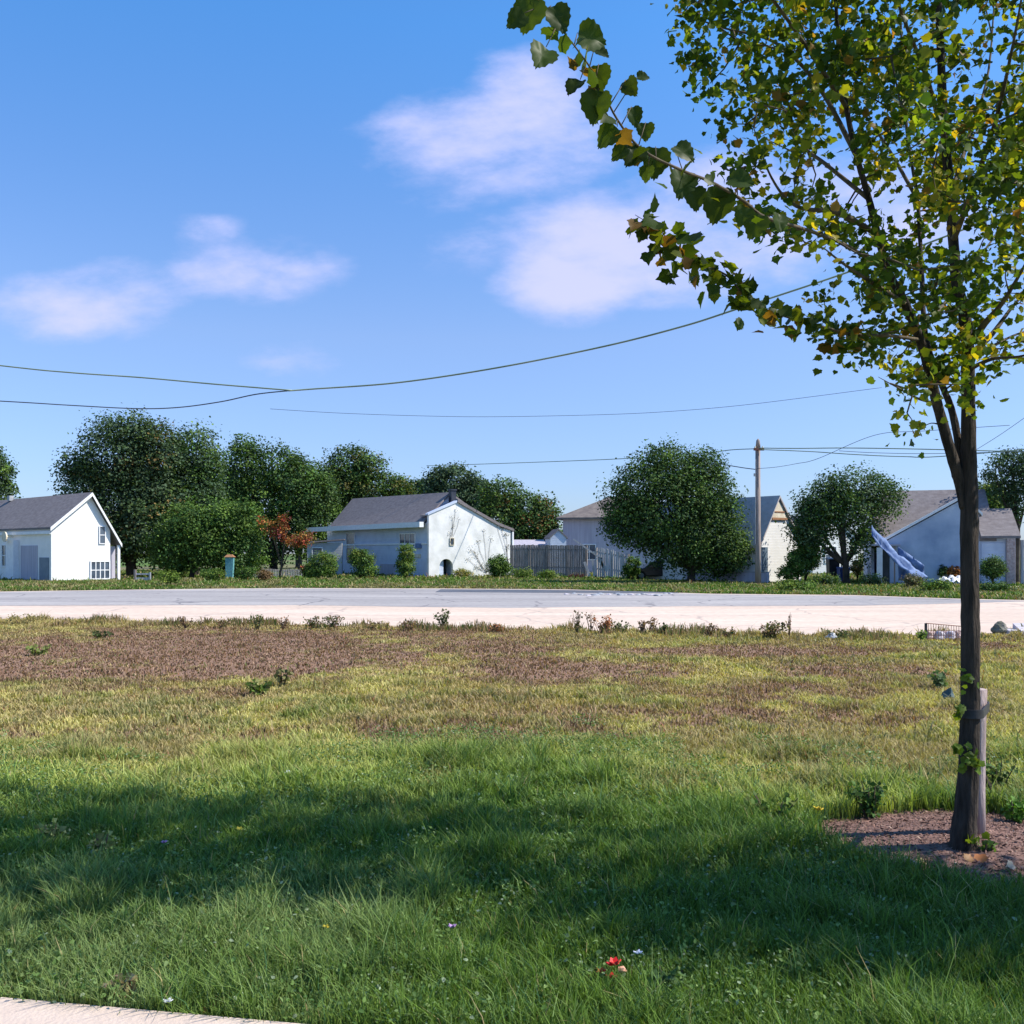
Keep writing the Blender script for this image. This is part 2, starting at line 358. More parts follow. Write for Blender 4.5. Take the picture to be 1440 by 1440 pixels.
# ground sheet
def ax(lo, hi, st, far):
    a = list(np.arange(lo, hi, st)); g = st*2; x = hi
    while x < far: a.append(x); x += g; g *= 1.35
    a.append(far); x = lo - st*2; g = st*2; b = []
    return a
xp = ax(0, 14, .09, 3500); xs = np.array([-v for v in xp[:0:-1]] + xp)
ys = np.array([-60,-30,-15,-8,-4,-2,-1,0,1,1.8,2.4] + ax(2.8, 23, .09, 3500))
XX, YY = np.meshgrid(xs, ys)
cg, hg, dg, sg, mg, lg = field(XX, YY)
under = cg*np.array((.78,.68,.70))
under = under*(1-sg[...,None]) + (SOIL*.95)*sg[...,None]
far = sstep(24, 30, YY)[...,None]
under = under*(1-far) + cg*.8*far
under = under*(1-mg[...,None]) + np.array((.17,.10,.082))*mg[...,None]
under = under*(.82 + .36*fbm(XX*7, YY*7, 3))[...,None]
ZZ = gheight(XX, YY) * (YY < 60)
nx, ny = len(xs), len(ys)
idx = np.arange(nx*ny).reshape(ny, nx)
F = np.stack([idx[:-1,:-1], idx[:-1,1:], idx[1:,1:], idx[1:,:-1]], -1).reshape(-1, 4)
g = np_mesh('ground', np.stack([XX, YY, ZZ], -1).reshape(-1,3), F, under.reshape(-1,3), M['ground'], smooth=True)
tag(g, kind='structure')

# road and pale lot (world outlines)
def band(name, near, farr, z, mat, rag=0.0):
    """near / farr: lists of (X, Y); filled between"""
    xs_ = np.linspace(near[0][0], near[-1][0], 700)
    yn = np.interp(xs_, *zip(*near)) + rag*(fbm(xs_*1.3, xs_*0+3, 4)-.5)
    yf = np.interp(xs_, *zip(*farr)) + rag*.3*(fbm(xs_*1.1, xs_*0+8, 4)-.5)
    V = np.concatenate([np.stack([xs_, yn, xs_*0+z], -1), np.stack([xs_, yf, xs_*0+z], -1)])
    n = len(xs_); i = np.arange(n-1)
    F = np.stack([i, i+1, i+1+n, i+n], -1)
    return tag(np_mesh(name, V, F, None, mat), kind='structure')
def gp(px, py):
    Y = GY(py); return (GX(px, Y), Y)
NEAR = [(-140, 31)] + [gp(-150,868), gp(0,871), gp(200,876), gp(400,879), gp(600,882), gp(700,884), gp(850,888), gp(1000,892), gp(1200,895), gp(1350,893), gp(1440,890)] + [(30, 21.5), (140, 20)]
MID = [(-140, 36), gp(-100,853), gp(0,852), gp(400,851), gp(700,855), gp(1000,852.5), gp(1200,852), gp(1300,850), gp(1440,846), (140, 30)]
FAR = [(-140, 44), gp(-100,834), gp(0,832), gp(200,829), gp(400,827), gp(600,827.5), gp(800,829), gp(1000,835), gp(1200,837), gp(1350,842), gp(1440,844), (140, 32)]
M['lot'] = worn('sandy_concrete', (.55,.425,.335), (.67,.53,.425), (.47,.37,.31), (.36,.29,.25), .35)
band('sandy_lot', NEAR, FAR, .004, M['lot'], .7)
band('road', MID, [(x, y-.7) for x, y in FAR], .008, M['asphalt'], .35)
dk_n = [gp(612,833), gp(700,833.5), gp(800,834), gp(900,834.5), gp(955,834)]
dk_f = [gp(612,828.8), gp(700,829.3), gp(800,830), gp(900,832), gp(955,833.5)]
band('dark_strip', dk_n, dk_f, .012, M['dark_blue_grey'], .3)  # darker bluish strip laid over the far part of the road

# pavement at the photographer's feet
A_ = Vector((-1.927, 3.747, 0)); B_ = Vector((-.731, 3.532, 0)); D_ = (B_-A_).normalized(); W_ = Vector((D_.y, -D_.x, 0))
sw = MB()
for k in range(-6, 8):
    p0 = A_ + D_*(k*1.5+.006); p1 = A_ + D_*(k*1.5+1.494)
    sw.prism([p0, p1, p1+W_*1.5, p0+W_*1.5], (0,0,.03))
o = sw.build('pavement', M['concrete']); tag(o, kind='structure')
def on_walk(X, Y):
    d = (X-A_.x)*W_.x + (Y-A_.y)*W_.y
    return d > .0

# ------------------------------------------------------------------ grass
def blades(n_per, y0, y1, wid, hs, xm=1.18, yard=False, minh=.02):
    area = (y1-y0)*((y0+y1)/2)*(720/FP*2)*xm
    n = int(area*n_per)
    Y = np.sqrt(rng.random(n)*(y1**2-y0**2) + y0**2)
    X = (rng.random(n)*2-1)*Y*(720/FP)*xm
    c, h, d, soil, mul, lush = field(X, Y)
    cl = fbm(X*3+11, Y*3+5, 3)
    keep = (rng.random(n) < d*(.35 + 1.1*cl)) & ~on_walk(X, Y)
    if not yard:
        ne = np.interp(X, *zip(*NEAR)) + .8*(fbm(X*2, Y*2, 3)-.5)
        keep &= Y < ne
    else:
        fe = np.interp(X, *zip(*FAR)) + .15
        keep &= Y > fe
    X, Y, c, h, cl, soil, lush = (q[keep] for q in (X, Y, c, h, cl, soil, lush)); n = len(X)
    Hh = np.maximum(h*hs*(.55 + .9*rng.random(n)), minh)
    tall = rng.random(n) < .03; Hh[tall] *= 1.6
    a = rng.random(n)*2*np.pi; lean = (.15 + .75*rng.random(n))*Hh
    dx, dy = np.cos(a), np.sin(a)
    b = a + np.pi/2 + rng.normal(0, .5, n)
    wx, wy = np.cos(b)*wid*(.6+.8*rng.random(n)), np.sin(b)*wid*(.6+.8*rng.random(n))
    z0 = gheight(X, Y) - .004
    Pb = np.stack([X, Y, z0], -1); Wd = np.stack([wx, wy, wx*0], -1)/2
    Md = Pb + np.stack([dx*lean*.35, dy*lean*.35, Hh*.6], -1)
    Tp = Pb + np.stack([dx*lean, dy*lean, Hh*(1-.25*rng.random(n))], -1)
    V = np.stack([Pb-Wd, Pb+Wd, Md+Wd*.8, Md-Wd*.8, Tp+Wd*.12, Tp-Wd*.12], 1)
    i = np.arange(n)[:, None]*6
    F = np.concatenate([i + np.array([[0,1,2,3]]), i + np.array([[3,2,4,5]])])
    br = (.62 + .76*rng.random(n))[:, None]
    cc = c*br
    r = rng.random(n)
    straw = r < (.015 + .12*(1-lush)*(1-soil)); cc[straw] = np.array((.38,.31,.15))*br[straw]
    pale = (r > .91) & (soil < .6); cc[pale] = (c[pale]*.7+np.array((.07,.085,.05)))*br[pale]*1.2
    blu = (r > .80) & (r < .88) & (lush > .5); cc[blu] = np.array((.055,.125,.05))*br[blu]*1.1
    red = (r > .78) & (r < .80) & (lush < .6); cc[red] = np.array((.26,.12,.07))*br[red]
    so_ = soil > .45; q_ = so_ & (r > .45) & (r < .58); cc[q_] = np.array((.38,.26,.18))*br[q_]; q_ = so_ & (r > .58) & (r < .70); cc[q_] = np.array((.10,.06,.045))*br[q_]
    q_ = so_ & (r > .97); cc[q_] = np.array((.14,.17,.06))*br[q_]
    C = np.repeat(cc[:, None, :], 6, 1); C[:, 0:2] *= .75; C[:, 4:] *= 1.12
    return V.reshape(-1, 3), F, C.reshape(-1, 3)
def edge_stalks(n):
    X = rng.uniform(-16, 16, n); d = rng.random(n)**1.4*1.3; Y = np.interp(X, *zip(*NEAR)) + .25 - d; cl = fbm(X*1.5+7, Y*1.1, 4)
    k = rng.random(n) < sstep(.42, .68, cl); X, Y, cl = X[k], Y[k], cl[k]; n = len(X)
    Hh = (.05 + .30*np.clip(cl-.45, 0, 1)*1.6)*(.4+rng.random(n)); a = rng.random(n)*6.28; l = Hh*(.1+.5*rng.random(n)); wd = .010+.012*rng.random(n)
    Pb = np.stack([X, Y, X*0], -1); W = np.stack([wd, wd*0, wd*0], -1)/2; D = np.stack([np.cos(a)*l, np.sin(a)*l, Hh], -1)
    V = np.stack([Pb-W, Pb+W, Pb+D*.6+W, Pb+D*.6-W, Pb+D+W*.4, Pb+D-W*.4], 1); i = np.arange(n)[:, None]*6
    F = np.concatenate([i + np.array([[0,1,2,3]]), i + np.array([[3,2,4,5]])])
    cc = np.array([(.40,.28,.14),(.30,.20,.12),(.20,.22,.07),(.14,.18,.05),(.45,.30,.16)])[rng.integers(0, 5, n)]*(.6+.7*rng.random((n,1)))
    return V.reshape(-1,3), F, np.repeat(cc[:, None, :], 6, 1).reshape(-1,3)
def join(parts):
    Vs, Fs, Cs = [], [], []; o = 0
    for V, F, C in parts:
        Vs.append(V); Fs.append(F+o); Cs.append(C); o += len(V)
    return np.concatenate(Vs), np.concatenate(Fs), np.concatenate(Cs)
gr = [blades(14000, 3.25, 4.6, .0042, 1.0), blades(9500, 4.6, 6.4, .0055, 1.0), blades(5600, 6.4, 9, .008, 1.0),
      blades(2500, 9, 13.5, .013, .95), blades(1050, 13.5, 27, .020, .85), edge_stalks(16000)]
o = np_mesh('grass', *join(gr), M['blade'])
tag(o, 'rough green and straw coloured grass covering the open field', 'grass', kind='stuff')
yd = [blades(150, 34, 62, .06, 1.7, yard=True, minh=.06), blades(30, 62, 95, .12, 2.4, yard=True, minh=.1)]
o = np_mesh('lawn_grass', *join(yd), M['blade'])
tag(o, 'mown and weedy green grass on the far side of the road', 'grass', kind='stuff')

# ------------------------------------------------------------------ leaves
def rotmats(n, nrm=None, spread=1.0):
    """random frames; columns = x,y,z axes of the leaf, z = leaf normal"""
    z = rng.normal(0, 1, (n, 3))
    if nrm is not None: z = nrm + z*spread*.6
    z /= np.linalg.norm(z, axis=1, keepdims=True)+1e-9
    t = rng.normal(0, 1, (n, 3)); x = np.cross(t, z); x /= np.linalg.norm(x, axis=1, keepdims=True)+1e-9
    y = np.cross(z, x)
    return np.stack([x, y, z], -1)
# maple-like leaf, stem at origin, tip towards +y
def maple():
    half = [(0,0),( .16,-.07),(.42,.03),(.43,.20),(.56,.46),(.40,.50),(.30,.66),(.15,.74)]
    tip = (0, 1.0)
    right = half[1:]; left = [(-x, y) for x, y in reversed(right)]
    out = [half[0]] + right + [tip] + left
    c = (0, .32)
    V = [(x, y, .10*abs(x)*2 - .16*y*y) for x, y in [c]+out]
    n = len(out); Ft = [(0, i+1, (i+1) % n + 1) for i in range(n)]
    return np.array(V), np.array(Ft)
def oval():
    out = [(0,0),(.24,.15),(.36,.42),(.25,.75),(0,1.05),(-.25,.75),(-.36,.42),(-.24,.15)]
    V = [(0,.45,-.03)] + [(x, y, .12*abs(x)*2 - .15*y*y) for x, y in out]
    n = len(out); return np.array(V), np.array([(0, i+1, (i+1) % n + 1) for i in range(n)])
MAPLE, OVAL = maple(), oval()
def serrated():
    N_ = 30; V = [(0,.42,-.02)]; rng_ = random.Random(3)
    for sc in (.5, 1.0):
        for i in range(N_):
            t = 2*math.pi*i/N_; x = math.sin(t); y = -math.cos(t)
            wd = .46*(1-.28*y)*(1 if y < .2 else 1-.55*(y-.2)**1.5); ln = .5*(1 + .10*max(0, y)**3)
            j = (1 + (.07 if i % 2 else -.04)) if sc == 1.0 else 1
            X_ = x*wd*sc*j; Y_ = .46 + y*ln*sc*(j if y > -.8 else 1); 
            if abs(x) < .3 and y < 0: Y_ += .07*sc
            V.append((X_, Y_, .28*abs(X_) - .22*(Y_-.35)**2 + .035*math.sin(X_*14+Y_*9)*sc))
    Ft = [(0, 1+i, 1+(i+1) % N_) for i in range(N_)]
    for i in range(N_):
        a, b, c, d = 1+i, 1+(i+1) % N_, 1+N_+(i+1) % N_, 1+N_+i; Ft += [(a, d, c), (a, c, b)]
    return np.array(V), np.array(Ft)
SERR = serrated()
QUAD = (np.array([(0,0,0),(.42,.45,.10),(0,1,-.05),(-.42,.45,.10)]), np.array([(0,1,2),(0,2,3)]))
def inst(tpl, Cn, Rm, s, colr):
    T, Ft = tpl
    V = Cn[:, None, :] + s[:, None, None]*np.einsum('nij,kj->nki', Rm, T)
    k = len(T); F = (np.arange(len(Cn))[:, None, None]*k + Ft[None]).reshape(-1, 3)
    C = np.repeat(colr[:, None, :], k, 1)
    return V.reshape(-1,3), F, C.reshape(-1,3)

DG = [(.046,.080,.026),(.066,.105,.028),(.034,.062,.028)]          # dark evergreen
MG = [(.062,.118,.024),(.090,.145,.028),(.044,.088,.026)]
YG = [(.11,.17,.03),(.085,.14,.03),(.16,.20,.04)]
BG = [(.056,.090,.046),(.074,.110,.054),(.042,.072,.038)]
RD = [(.30,.06,.03),(.30,.13,.04),(.20,.05,.05),(.20,.14,.04),(.10,.10,.03)]
def crown_mesh(name, lobes, n, leaf, cols, parent, clump=None, shell=.55, tpl=QUAD, accents=None):
    vol = np.array([l[3]*l[4]+l[4]*l[5]+l[3]*l[5] for l in lobes]); pr = vol/vol.sum()
    per = 26; nc = max(3, n//per)
    li = rng.choice(len(lobes), nc, p=pr); Lb = np.array(lobes)[li]
    d = rng.normal(0, 1, (nc, 3)); d /= np.linalg.norm(d, axis=1, keepdims=True)
    sd = rnd.uniform(0, 50); bump = .68 + .46*fbm(d[:,0]*1.9+d[:,2]*1.3+sd, d[:,1]*1.6+d[:,2]*2.1+sd*1.7, 3) + .10*rng.random(nc)
    rr = (shell + (1-shell)*rng.random(nc)**.6)*bump
    cc = Lb[:, :3] + d*Lb[:, 3:6]*rr[:, None]
    if clump is None: clump = np.mean(Lb[:, 3:6])*.17
    cs = clump*(.6+.8*rng.random(nc))
    off = np.clip(rng.normal(0, 1, (nc, per, 3)), -1.45, 1.45)*cs[:, None, None]*np.array((1,1,.75))
    pts = (cc[:, None, :] + off).reshape(-1, 3)
    keep = pts[:, 2] > .06; 
    nr = (np.repeat(d[:, None, :], per, 1)*.6 + np.array((0,0,.5))).reshape(-1, 3)
    pal = np.array(cols); base = pal[rng.integers(0, len(pal), nc)]*(.65+.95*rng.random(nc)**1.3)[:, None]
    if accents:
        k = rng.random(nc) < accents[1]; base[k] = np.array(accents[0])*(.7+.6*rng.random(k.sum()))[:, None]
    cl = (np.repeat(base[:, None, :], per, 1)*(.85+.35*rng.random((nc, per, 1)))).reshape(-1, 3)
    pts, nr, cl = pts[keep], nr[keep], cl[keep]
    V, F, C = inst(tpl, pts, rotmats(len(pts), nr, .9), leaf*(.6+.8*rng.random(len(pts))), cl*1.12)
    return np_mesh(name, V, F, C, M['farleaf'], parent)

def tree(name, label, cat, Y, lobes, n, leaf, cols, trunk, group=None, shell=.55, dr=.85, accents=None, clump=None, limbs=True, base=None):
    """lobes: (px, py, rx, ry[, dY]) in photo pixels at distance Y; trunk = (px, radius m)"""
    k = Y/FP; n = int(n*1.7); leaf = leaf*.76
    bx = GX(trunk[0], Y) if trunk else GX(lobes[0][0], Y)
    t = thing(name, (bx, Y, 0), label, cat, group)
    W = []
    for l in lobes:
        dy = l[4] if len(l) > 4 else 0
        c = P(l[0], l[1], Y); W.append((c.x, Y+dy, c.z, l[2]*k, (l[2]+l[3])/2*k*dr, l[3]*k))
    crown_mesh('crown' if trunk else 'foliage', W, n, leaf, cols, t, shell=shell, accents=accents, clump=clump)
    mb = MB()
    if trunk:
        r = trunk[1]; zc = np.mean([q[2] for q in W]); zl = max(.6, min(q[2]-q[5]*.6 for q in W))
        top = Vector((np.mean([q[0] for q in W]), Y, max(q[2] for q in W)))
        f1 = Vector((bx+rnd.uniform(-.1,.1), Y, max(1.0, zl*.9)))
        mb.tube([(bx, Y, -.05), (bx, Y, .25), f1, f1.lerp(top, .5), top], [r*1.5, r*1.1, r*.85, r*.5, r*.12], 8, .08)
        for q in W:
            e = Vector(q[:3]); mid = f1.lerp(e, .5) + Vector((rnd.uniform(-.3,.3), 0, rnd.uniform(-.1,.4)))
            mb.tube([f1 - Vector((0,0,.3)), mid, e, e + Vector((rnd.uniform(-.5,.5), rnd.uniform(-.5,.5), q[5]*.6))], [r*.6, r*.4, r*.22, r*.05], 6, .05)
        mb.build('trunk', M['farbark'], t, True)
    else:
        for q in W:
            for a in range(5):
                an = rnd.uniform(0, 6.28)
                mb.tube([(bx+(q[0]-bx)*.5, Y, 0), (q[0]+math.cos(an)*q[3]*.4, q[1]+math.sin(an)*q[4]*.4, q[2]), (q[0]+math.cos(an)*q[3]*.7, q[1]+math.sin(an)*q[4]*.7, q[2]+q[5]*.4)], [.035,.025,.01], 5)
        mb.build('stem', M['farbark'], t, True)
    return t

TG = 'trees behind the houses'
tree('tall_tree', 'tall dark broad tree whose ragged crown rises highest behind the white gabled house', 'tree', 72,
     [(160,640,52,60),(205,660,62,66,1.5),(120,690,38,42),(170,720,60,60),(215,730,60,70),(110,655,22,26),(150,760,45,45,-1),(225,640,30,45),(190,610,35,30)], 30000, .24, DG+BG, (185,.4), TG, accents=((.17,.12,.04), .03))
tree('leafy_tree', 'grey-green leafy tree with a rounded top joined to the tallest tree', 'tree', 74,
     [(275,640,36,44),(262,690,45,50),(285,720,40,60),(290,660,26,38),(250,740,50,60)], 14000, .24, BG+MG, (275,.3), TG)
tree('bushy_tree', 'fresh green bushy tree low in front of the tall dark trees', 'tree', 67,
     [(268,740,42,36),(245,770,40,38),(290,765,42,42),(320,745,26,40),(335,780,34,34),(350,740,20,36)], 16000, .2, MG+YG[1:2], (270,.15), TG)
tree('oak_tree', 'dark tree with a knobbly flat top in the middle of the tree row', 'tree', 88,
     [(345,655,32,40),(390,660,42,34),(420,690,45,50),(360,710,45,55),(345,630,20,18),(375,760,40,40),(430,740,40,50),(325,690,26,44),(450,700,26,34)], 22000, .26, DG+MG, (385,.35), TG)
tree('spreading_tree', 'spreading tree with a layered olive crown above the left end of the blue-grey house', 'tree', 94,
     [(490,655,34,28),(475,690,45,38),(530,690,45,26),(520,660,22,24),(450,730,40,50),(560,690,28,20),(500,640,16,14)], 16000, .26, MG+DG, (480,.35), TG, accents=((.15,.14,.04), .12))
tree('distant_tree', 'faint bluish distant tree crown behind the ridge of the blue-grey house', 'tree', 120,
     [(585,690,16,16),(570,700,22,16),(600,705,20,14)], 3500, .4, BG, (585,.3), TG)
tree('round_top_tree', 'grey-green round-topped tree directly behind the arched white gable', 'tree', 96,
     [(635,680,38,28),(610,700,26,26),(665,700,30,34),(640,720,45,34)], 12000, .3, BG, (638,.3), TG)
tree('shady_tree', 'mid green tree sloping down behind the dark board fence', 'tree', 86,
     [(705,700,32,30),(735,715,34,28),(765,722,24,24),(700,740,40,40),(745,745,42,26),(720,765,50,30)], 16000, .26, MG+DG, (715,.3), TG, accents=((.20,.09,.03), .04))
tree('garden_tree', 'dense dark rounded garden tree with drooping skirts beside the board fence', 'tree', 57,
     [(945,665,42,42),(905,690,42,46),(985,690,42,50),(940,715,72,62),(895,735,42,38),(1000,740,42,50),(960,765,60,40),(1020,780,30,30),(1000,790,38,22),(990,660,30,28),(930,642,24,22),(1015,700,26,34),(1030,765,24,36),(868,705,20,34),(875,745,26,26)], 34000, .17, DG+MG, (972,.22), None, dr=.9, clump=.32)
tree('umbrella_tree', 'domed dark green tree shading the clutter between two houses', 'tree', 55,
     [(1128,742,18,24),(1135,770,16,20),(1195,688,48,28),(1160,705,40,28),(1240,700,32,26),(1150,735,32,30),(1215,740,22,30),(1185,715,60,26),(1140,750,26,22),(1205,770,16,22)], 15000, .16, MG+BG, (1190,.18), None, clump=.33)
tree('edge_tree', 'blue-green conical tree cut by the left edge above the grey roof', 'tree', 78,
     [(-12,665,30,34),(0,690,24,20),(-20,640,20,22)], 5000, .24, BG+MG, (-14,.25), TG)
tree('weeping_tree', 'dark tree with a bare lower trunk and drooping foliage at the right edge', 'tree', 56,
     [(1425,650,26,18),(1400,668,18,10),(1440,680,26,30),(1412,690,16,18),(1455,660,30,30),(1428,715,12,25),(1398,648,10,8)], 6000, .15, BG+DG, (1430,.14), None, clump=.25)
tree('yellow_green_tree', 'yellow-green bushy tree showing over the garage roof', 'tree', 68,
     [(1392,700,22,26),(1408,710,20,22),(1372,705,16,24)], 6000, .18, YG+MG, (1392,.15), None)
tree('red_leaf_tree', 'small tree with red and orange autumn leaves left of the blue-grey house', 'tree', 66,
     [(370,735,10,7),(399,733,8,9),(386,745,16,8),(412,760,18,6),(425,757,12,12),(428,803,5,4)], 1500, .15, RD, (394,.07), None, clump=.2)
tree('far_tree', 'dull green far tree filling the gap behind the middle of the tree row', 'tree', 112, [(330,700,50,40),(420,690,50,36),(470,700,50,34),(540,705,40,24)], 9000, .4, BG+MG, (420,.35), TG)
# closing vegetation far behind
for px, pyt, lab in ((60,735,'distant low tree behind the roof of the left white house'), (780,738,'small distant tree in the gap between fence and brown roof'), (1330,735,'distant tree hidden low behind the grey house roof')):
    tree('distant_tree', lab, 'tree', 130, [(px,pyt+25,60,26),(px-30,pyt+35,40,20),(px+35,pyt+30,40,22)], 4000, .45, BG+MG, (px,.25), 'distant trees')
# shrubs
SH = 'garden shrubs'
def shrub(name, label, Y, lobes, n, leaf, cols, group=SH, **kw):
    return tree(name, label, 'shrub', Y, lobes, n, leaf, cols, None, group, shell=.4, **kw)
shrub('rounded_shrub', 'wide rounded green shrub at the left corner of the blue-grey house', 66, [(455,794,24,18),(440,803,16,10)], 4500, .12, YG+MG)
shrub('leafy_shrub', 'bright yellow-green shrub below the first window of the blue-grey house', 66, [(510,788,18,16),(515,802,20,12),(503,782,12,10)], 4000, .12, YG+MG)
shrub('upright_shrub', 'narrow upright pale shrub at the middle of the blue-grey wall', 66, [(571,778,11,14),(570,797,14,15)], 3200, .11, MG+YG)
shrub('corner_shrub', 'dense bright green shrub at the right foot of the white gable', 67, [(700,796,17,16),(706,802,14,11)], 4200, .11, YG[:2]+MG)
shrub('lattice_shrub', 'small green shrub between the silvered board fence and the dark car', 62, [(890,795,11,15),(882,803,9,9)], 1600, .12, MG)
shrub('tall_shrub', 'ragged yellow-green shrub beside the bright white gable', 55, [(1122,790,16,24),(1140,780,12,24),(1108,805,14,12)], 5000, .12, YG[:2]+MG)
shrub('ochre_shrub', 'ochre dry shrub beside the blue bin', 58, [(1205,798,9,11)], 1200, .1, [(.30,.22,.07),(.22,.20,.06)])
shrub('rust_shrub', 'rust orange shrub behind the foreground tree trunk', 53, [(1340,804,11,8)], 900, .1, [(.34,.13,.04),(.25,.10,.03)])
shrub('dark_shrub', 'small dark shrub left of the rust orange one', 53, [(1326,803,6,8)], 600, .1, DG)
shrub('ball_shrub', 'clipped dark ball-shaped shrub in front of the garage', 50, [(1397,799,16,15)], 3800, .09, DG+MG, clump=.12)
for px, py_, w_, h_, lb, cs in ((235,812,16,9,'pale green low shrub under the tall dark trees',YG), (255,800,12,10,'small rounded shrub beneath the bushy tree',MG), (300,808,16,8,'low shrub just left of the teal post',MG+YG),
        (345,806,14,9,'low dull shrub right of the teal post',MG), (372,809,9,7,'brownish low shrub at the foot of the red-leaved tree',[(.16,.10,.05)]), (650,806,14,5,'ochre weeds along the foot of the white gable',[(.3,.24,.08),(.2,.22,.05)]),
        (735,806,16,6,'bright weedy shrub at the left end of the dark board fence',YG), (770,808,14,5,'low weeds at the middle of the dark board fence',YG), (1160,815,18,7,'low grey-green weeds left of the blue bin',BG+YG),
        (1225,815,22,7,'low weeds at the corner of the porch',MG+BG), (1285,817,16,8,'brown dry weeds below the blue tarpaulin',[(.16,.13,.09),(.12,.13,.05)]), (1315,824,22,6,'green weeds beside the white sheeting',MG+YG),
        (1400,826,26,5,'low dark green weeds by the kerb right of the trunk',DG+MG), (1120,824,30,6,'green weeds at the kerb below the ragged shrub',MG+YG)):
    shrub('low_shrub', lb, GY(py_+h_+2), [(px,py_,w_,h_)], 900, .1, cs, 'low weeds along the far verge', clump=.13)

# ------------------------------------------------------------------ houses
class Fr:
    def __init__(s, px, py, ang):
        Y = GY(py); s.O = Vector((GX(px, Y), Y, 0)); s.u = Vector((math.cos(ang), math.sin(ang), 0)); s.v = Vector((-math.sin(ang), math.cos(ang), 0))
    def p(s, a, b, z): return s.O + s.u*a + s.v*b + Vector((0,0,z))
    def a(s, px, b=0):
        r = (px-720)/FP; q = s.O + s.v*b; return (r*q.y - q.x)/(s.u.x - r*s.u.y)
    def b(s, px, a=0):
        r = (px-720)/FP; q = s.O + s.u*a; return (r*q.y - q.x)/(s.v.x - r*s.v.y)
    def z(s, a, b, py): return CH - (py-HY)/FP*s.p(a, b, 0).y
    def box(s, mb, a0, a1, b0, b1, z0, z1):
        return mb.hexa([s.p(a0,b0,z0), s.p(a1,b0,z0), s.p(a1,b1,z0), s.p(a0,b1,z0), s.p(a0,b0,z1), s.p(a1,b0,z1), s.p(a1,b1,z1), s.p(a0,b1,z1)])
def window(F, par, side, c0, c1, z0, z1, nx=1, nz=1, fr=.07, fmat='white_trim', base=0.0, glass='glass'):
    """side 'g': in the plane b=base facing -v ; side 's': in the plane a=base facing -u"""
    if c0 > c1: c0, c1 = c1, c0
    m = MB(); g = MB()
    def bx(mb, p0, p1, q0, q1, d0, d1):
        if side == 'g': F.box(mb, p0, p1, base+d0, base+d1, q0, q1)
        else: F.box(mb, base+d0, base+d1, p0, p1, q0, q1)
    bx(m, c0-fr, c0, z0-fr, z1+fr, -.07, .02); bx(m, c1, c1+fr, z0-fr, z1+fr, -.07, .02)
    bx(m, c0, c1, z0-fr, z0, -.07, .02); bx(m, c0, c1, z1, z1+fr, -.07, .02)
    for i in range(1, nx): c = c0+(c1-c0)*i/nx; bx(m, c-.025, c+.025, z0, z1, -.055, .0)
    for i in range(1, nz): c = z0+(z1-z0)*i/nz; bx(m, c0, c1, c-.025, c+.025, -.05, .0)
    o = m.build('window', M[fmat], par)
    bx(g, c0, c1, z0, z1, -.025, .0); g.build('pane', M[glass], o)
    return o
def panel(F, par, name, mat, side, c0, c1, z0, z1, d=.05, base=0.0):
    if c0 > c1: c0, c1 = c1, c0
    m = MB()
    if side == 'g': F.box(m, c0, c1, base-d, base+.01, z0, z1)
    else: F.box(m, base-d, base+.01, c0, c1, z0, z1)
    return m.build(name, M[mat], par)

# --- white house at the left
F1 = Fr(72, 818, R(48)); h1 = thing('white_house', F1.O, 'white gabled house at the left with a grey shingle roof and a barred corner window', 'house', None)
aP = F1.a(127); aR = F1.a(155); aE = F1.a(168)
zR = F1.z(aP,0,695); zL = F1.z(0,0,741); zE = F1.z(aE,0,767); Ln = 15.0
zW = zE + (zR-zE)*(aE-aR)/(aE-aP)
m = MB(); m.prism([F1.p(0,0,0), F1.p(aR,0,0), F1.p(aR,0,zW-.08), F1.p(aP,0,zR-.1), F1.p(0,0,zL-.08)], F1.v*Ln); m.build('wall', M['white_wall'], h1)
m = MB(); ov = .28
sl_ = (zR-zL)/aP
m.prism([F1.p(-.15,-ov,zL-.15*sl_), F1.p(aP,-ov,zR), F1.p(aP,-ov,zR+.12), F1.p(-.15,-ov,zL-.15*sl_+.12)], F1.v*(Ln+ov*2))
m.prism([F1.p(aE,-ov,zE), F1.p(aP,-ov,zR), F1.p(aP,-ov,zR+.12), F1.p(aE,-ov,zE+.12)], F1.v*(Ln+ov*2))
rf = m.build('roof', M['roof'], h1)
m = MB()
m.prism([F1.p(-.17,-ov-.04,zL-.15*sl_-.12), F1.p(aP,-ov-.04,zR-.12), F1.p(aP,-ov-.04,zR+.10), F1.p(-.17,-ov-.04,zL-.15*sl_+.10)], F1.v*.035)
m.prism([F1.p(aE+.02,-ov-.04,zE-.12), F1.p(aP+.004,-ov-.04,zR-.12), F1.p(aP+.004,-ov-.04,zR+.10), F1.p(aE+.02,-ov-.04,zE+.10)], F1.v*.035)
m.build('bargeboard', M['white_trim'], rf)
m = MB(); bq = F1.b(72+(0)); F1.box(m, aP-.3, aP-.02, 11.5, 11.9, zR, zR+.35); m.build('vent', M['metal'], rf)
m = MB(); F1.box(m, aE-.2, aE-.05, -.2, -.05, 0, zE); m.build('porch_post', M['white_trim'], h1)
m = MB(); F1.box(m, aR+.002, aE-.1, .35, .45, 0, zE-.05); m.build('porch_screen', M['panel_grey'], h1)
window(F1, h1, 'g', F1.a(128), F1.a(153), .15, F1.z(aR,0,790), 4, 2)
window(F1, h1, 'g', F1.a(140), F1.a(147), F1.z(aR,0,764), F1.z(aR,0,741), 1, 2, .05)
panel(F1, h1, 'door', 'door_blue', 's', F1.b(69), F1.b(56), .05, F1.z(0,.5,784), .04)
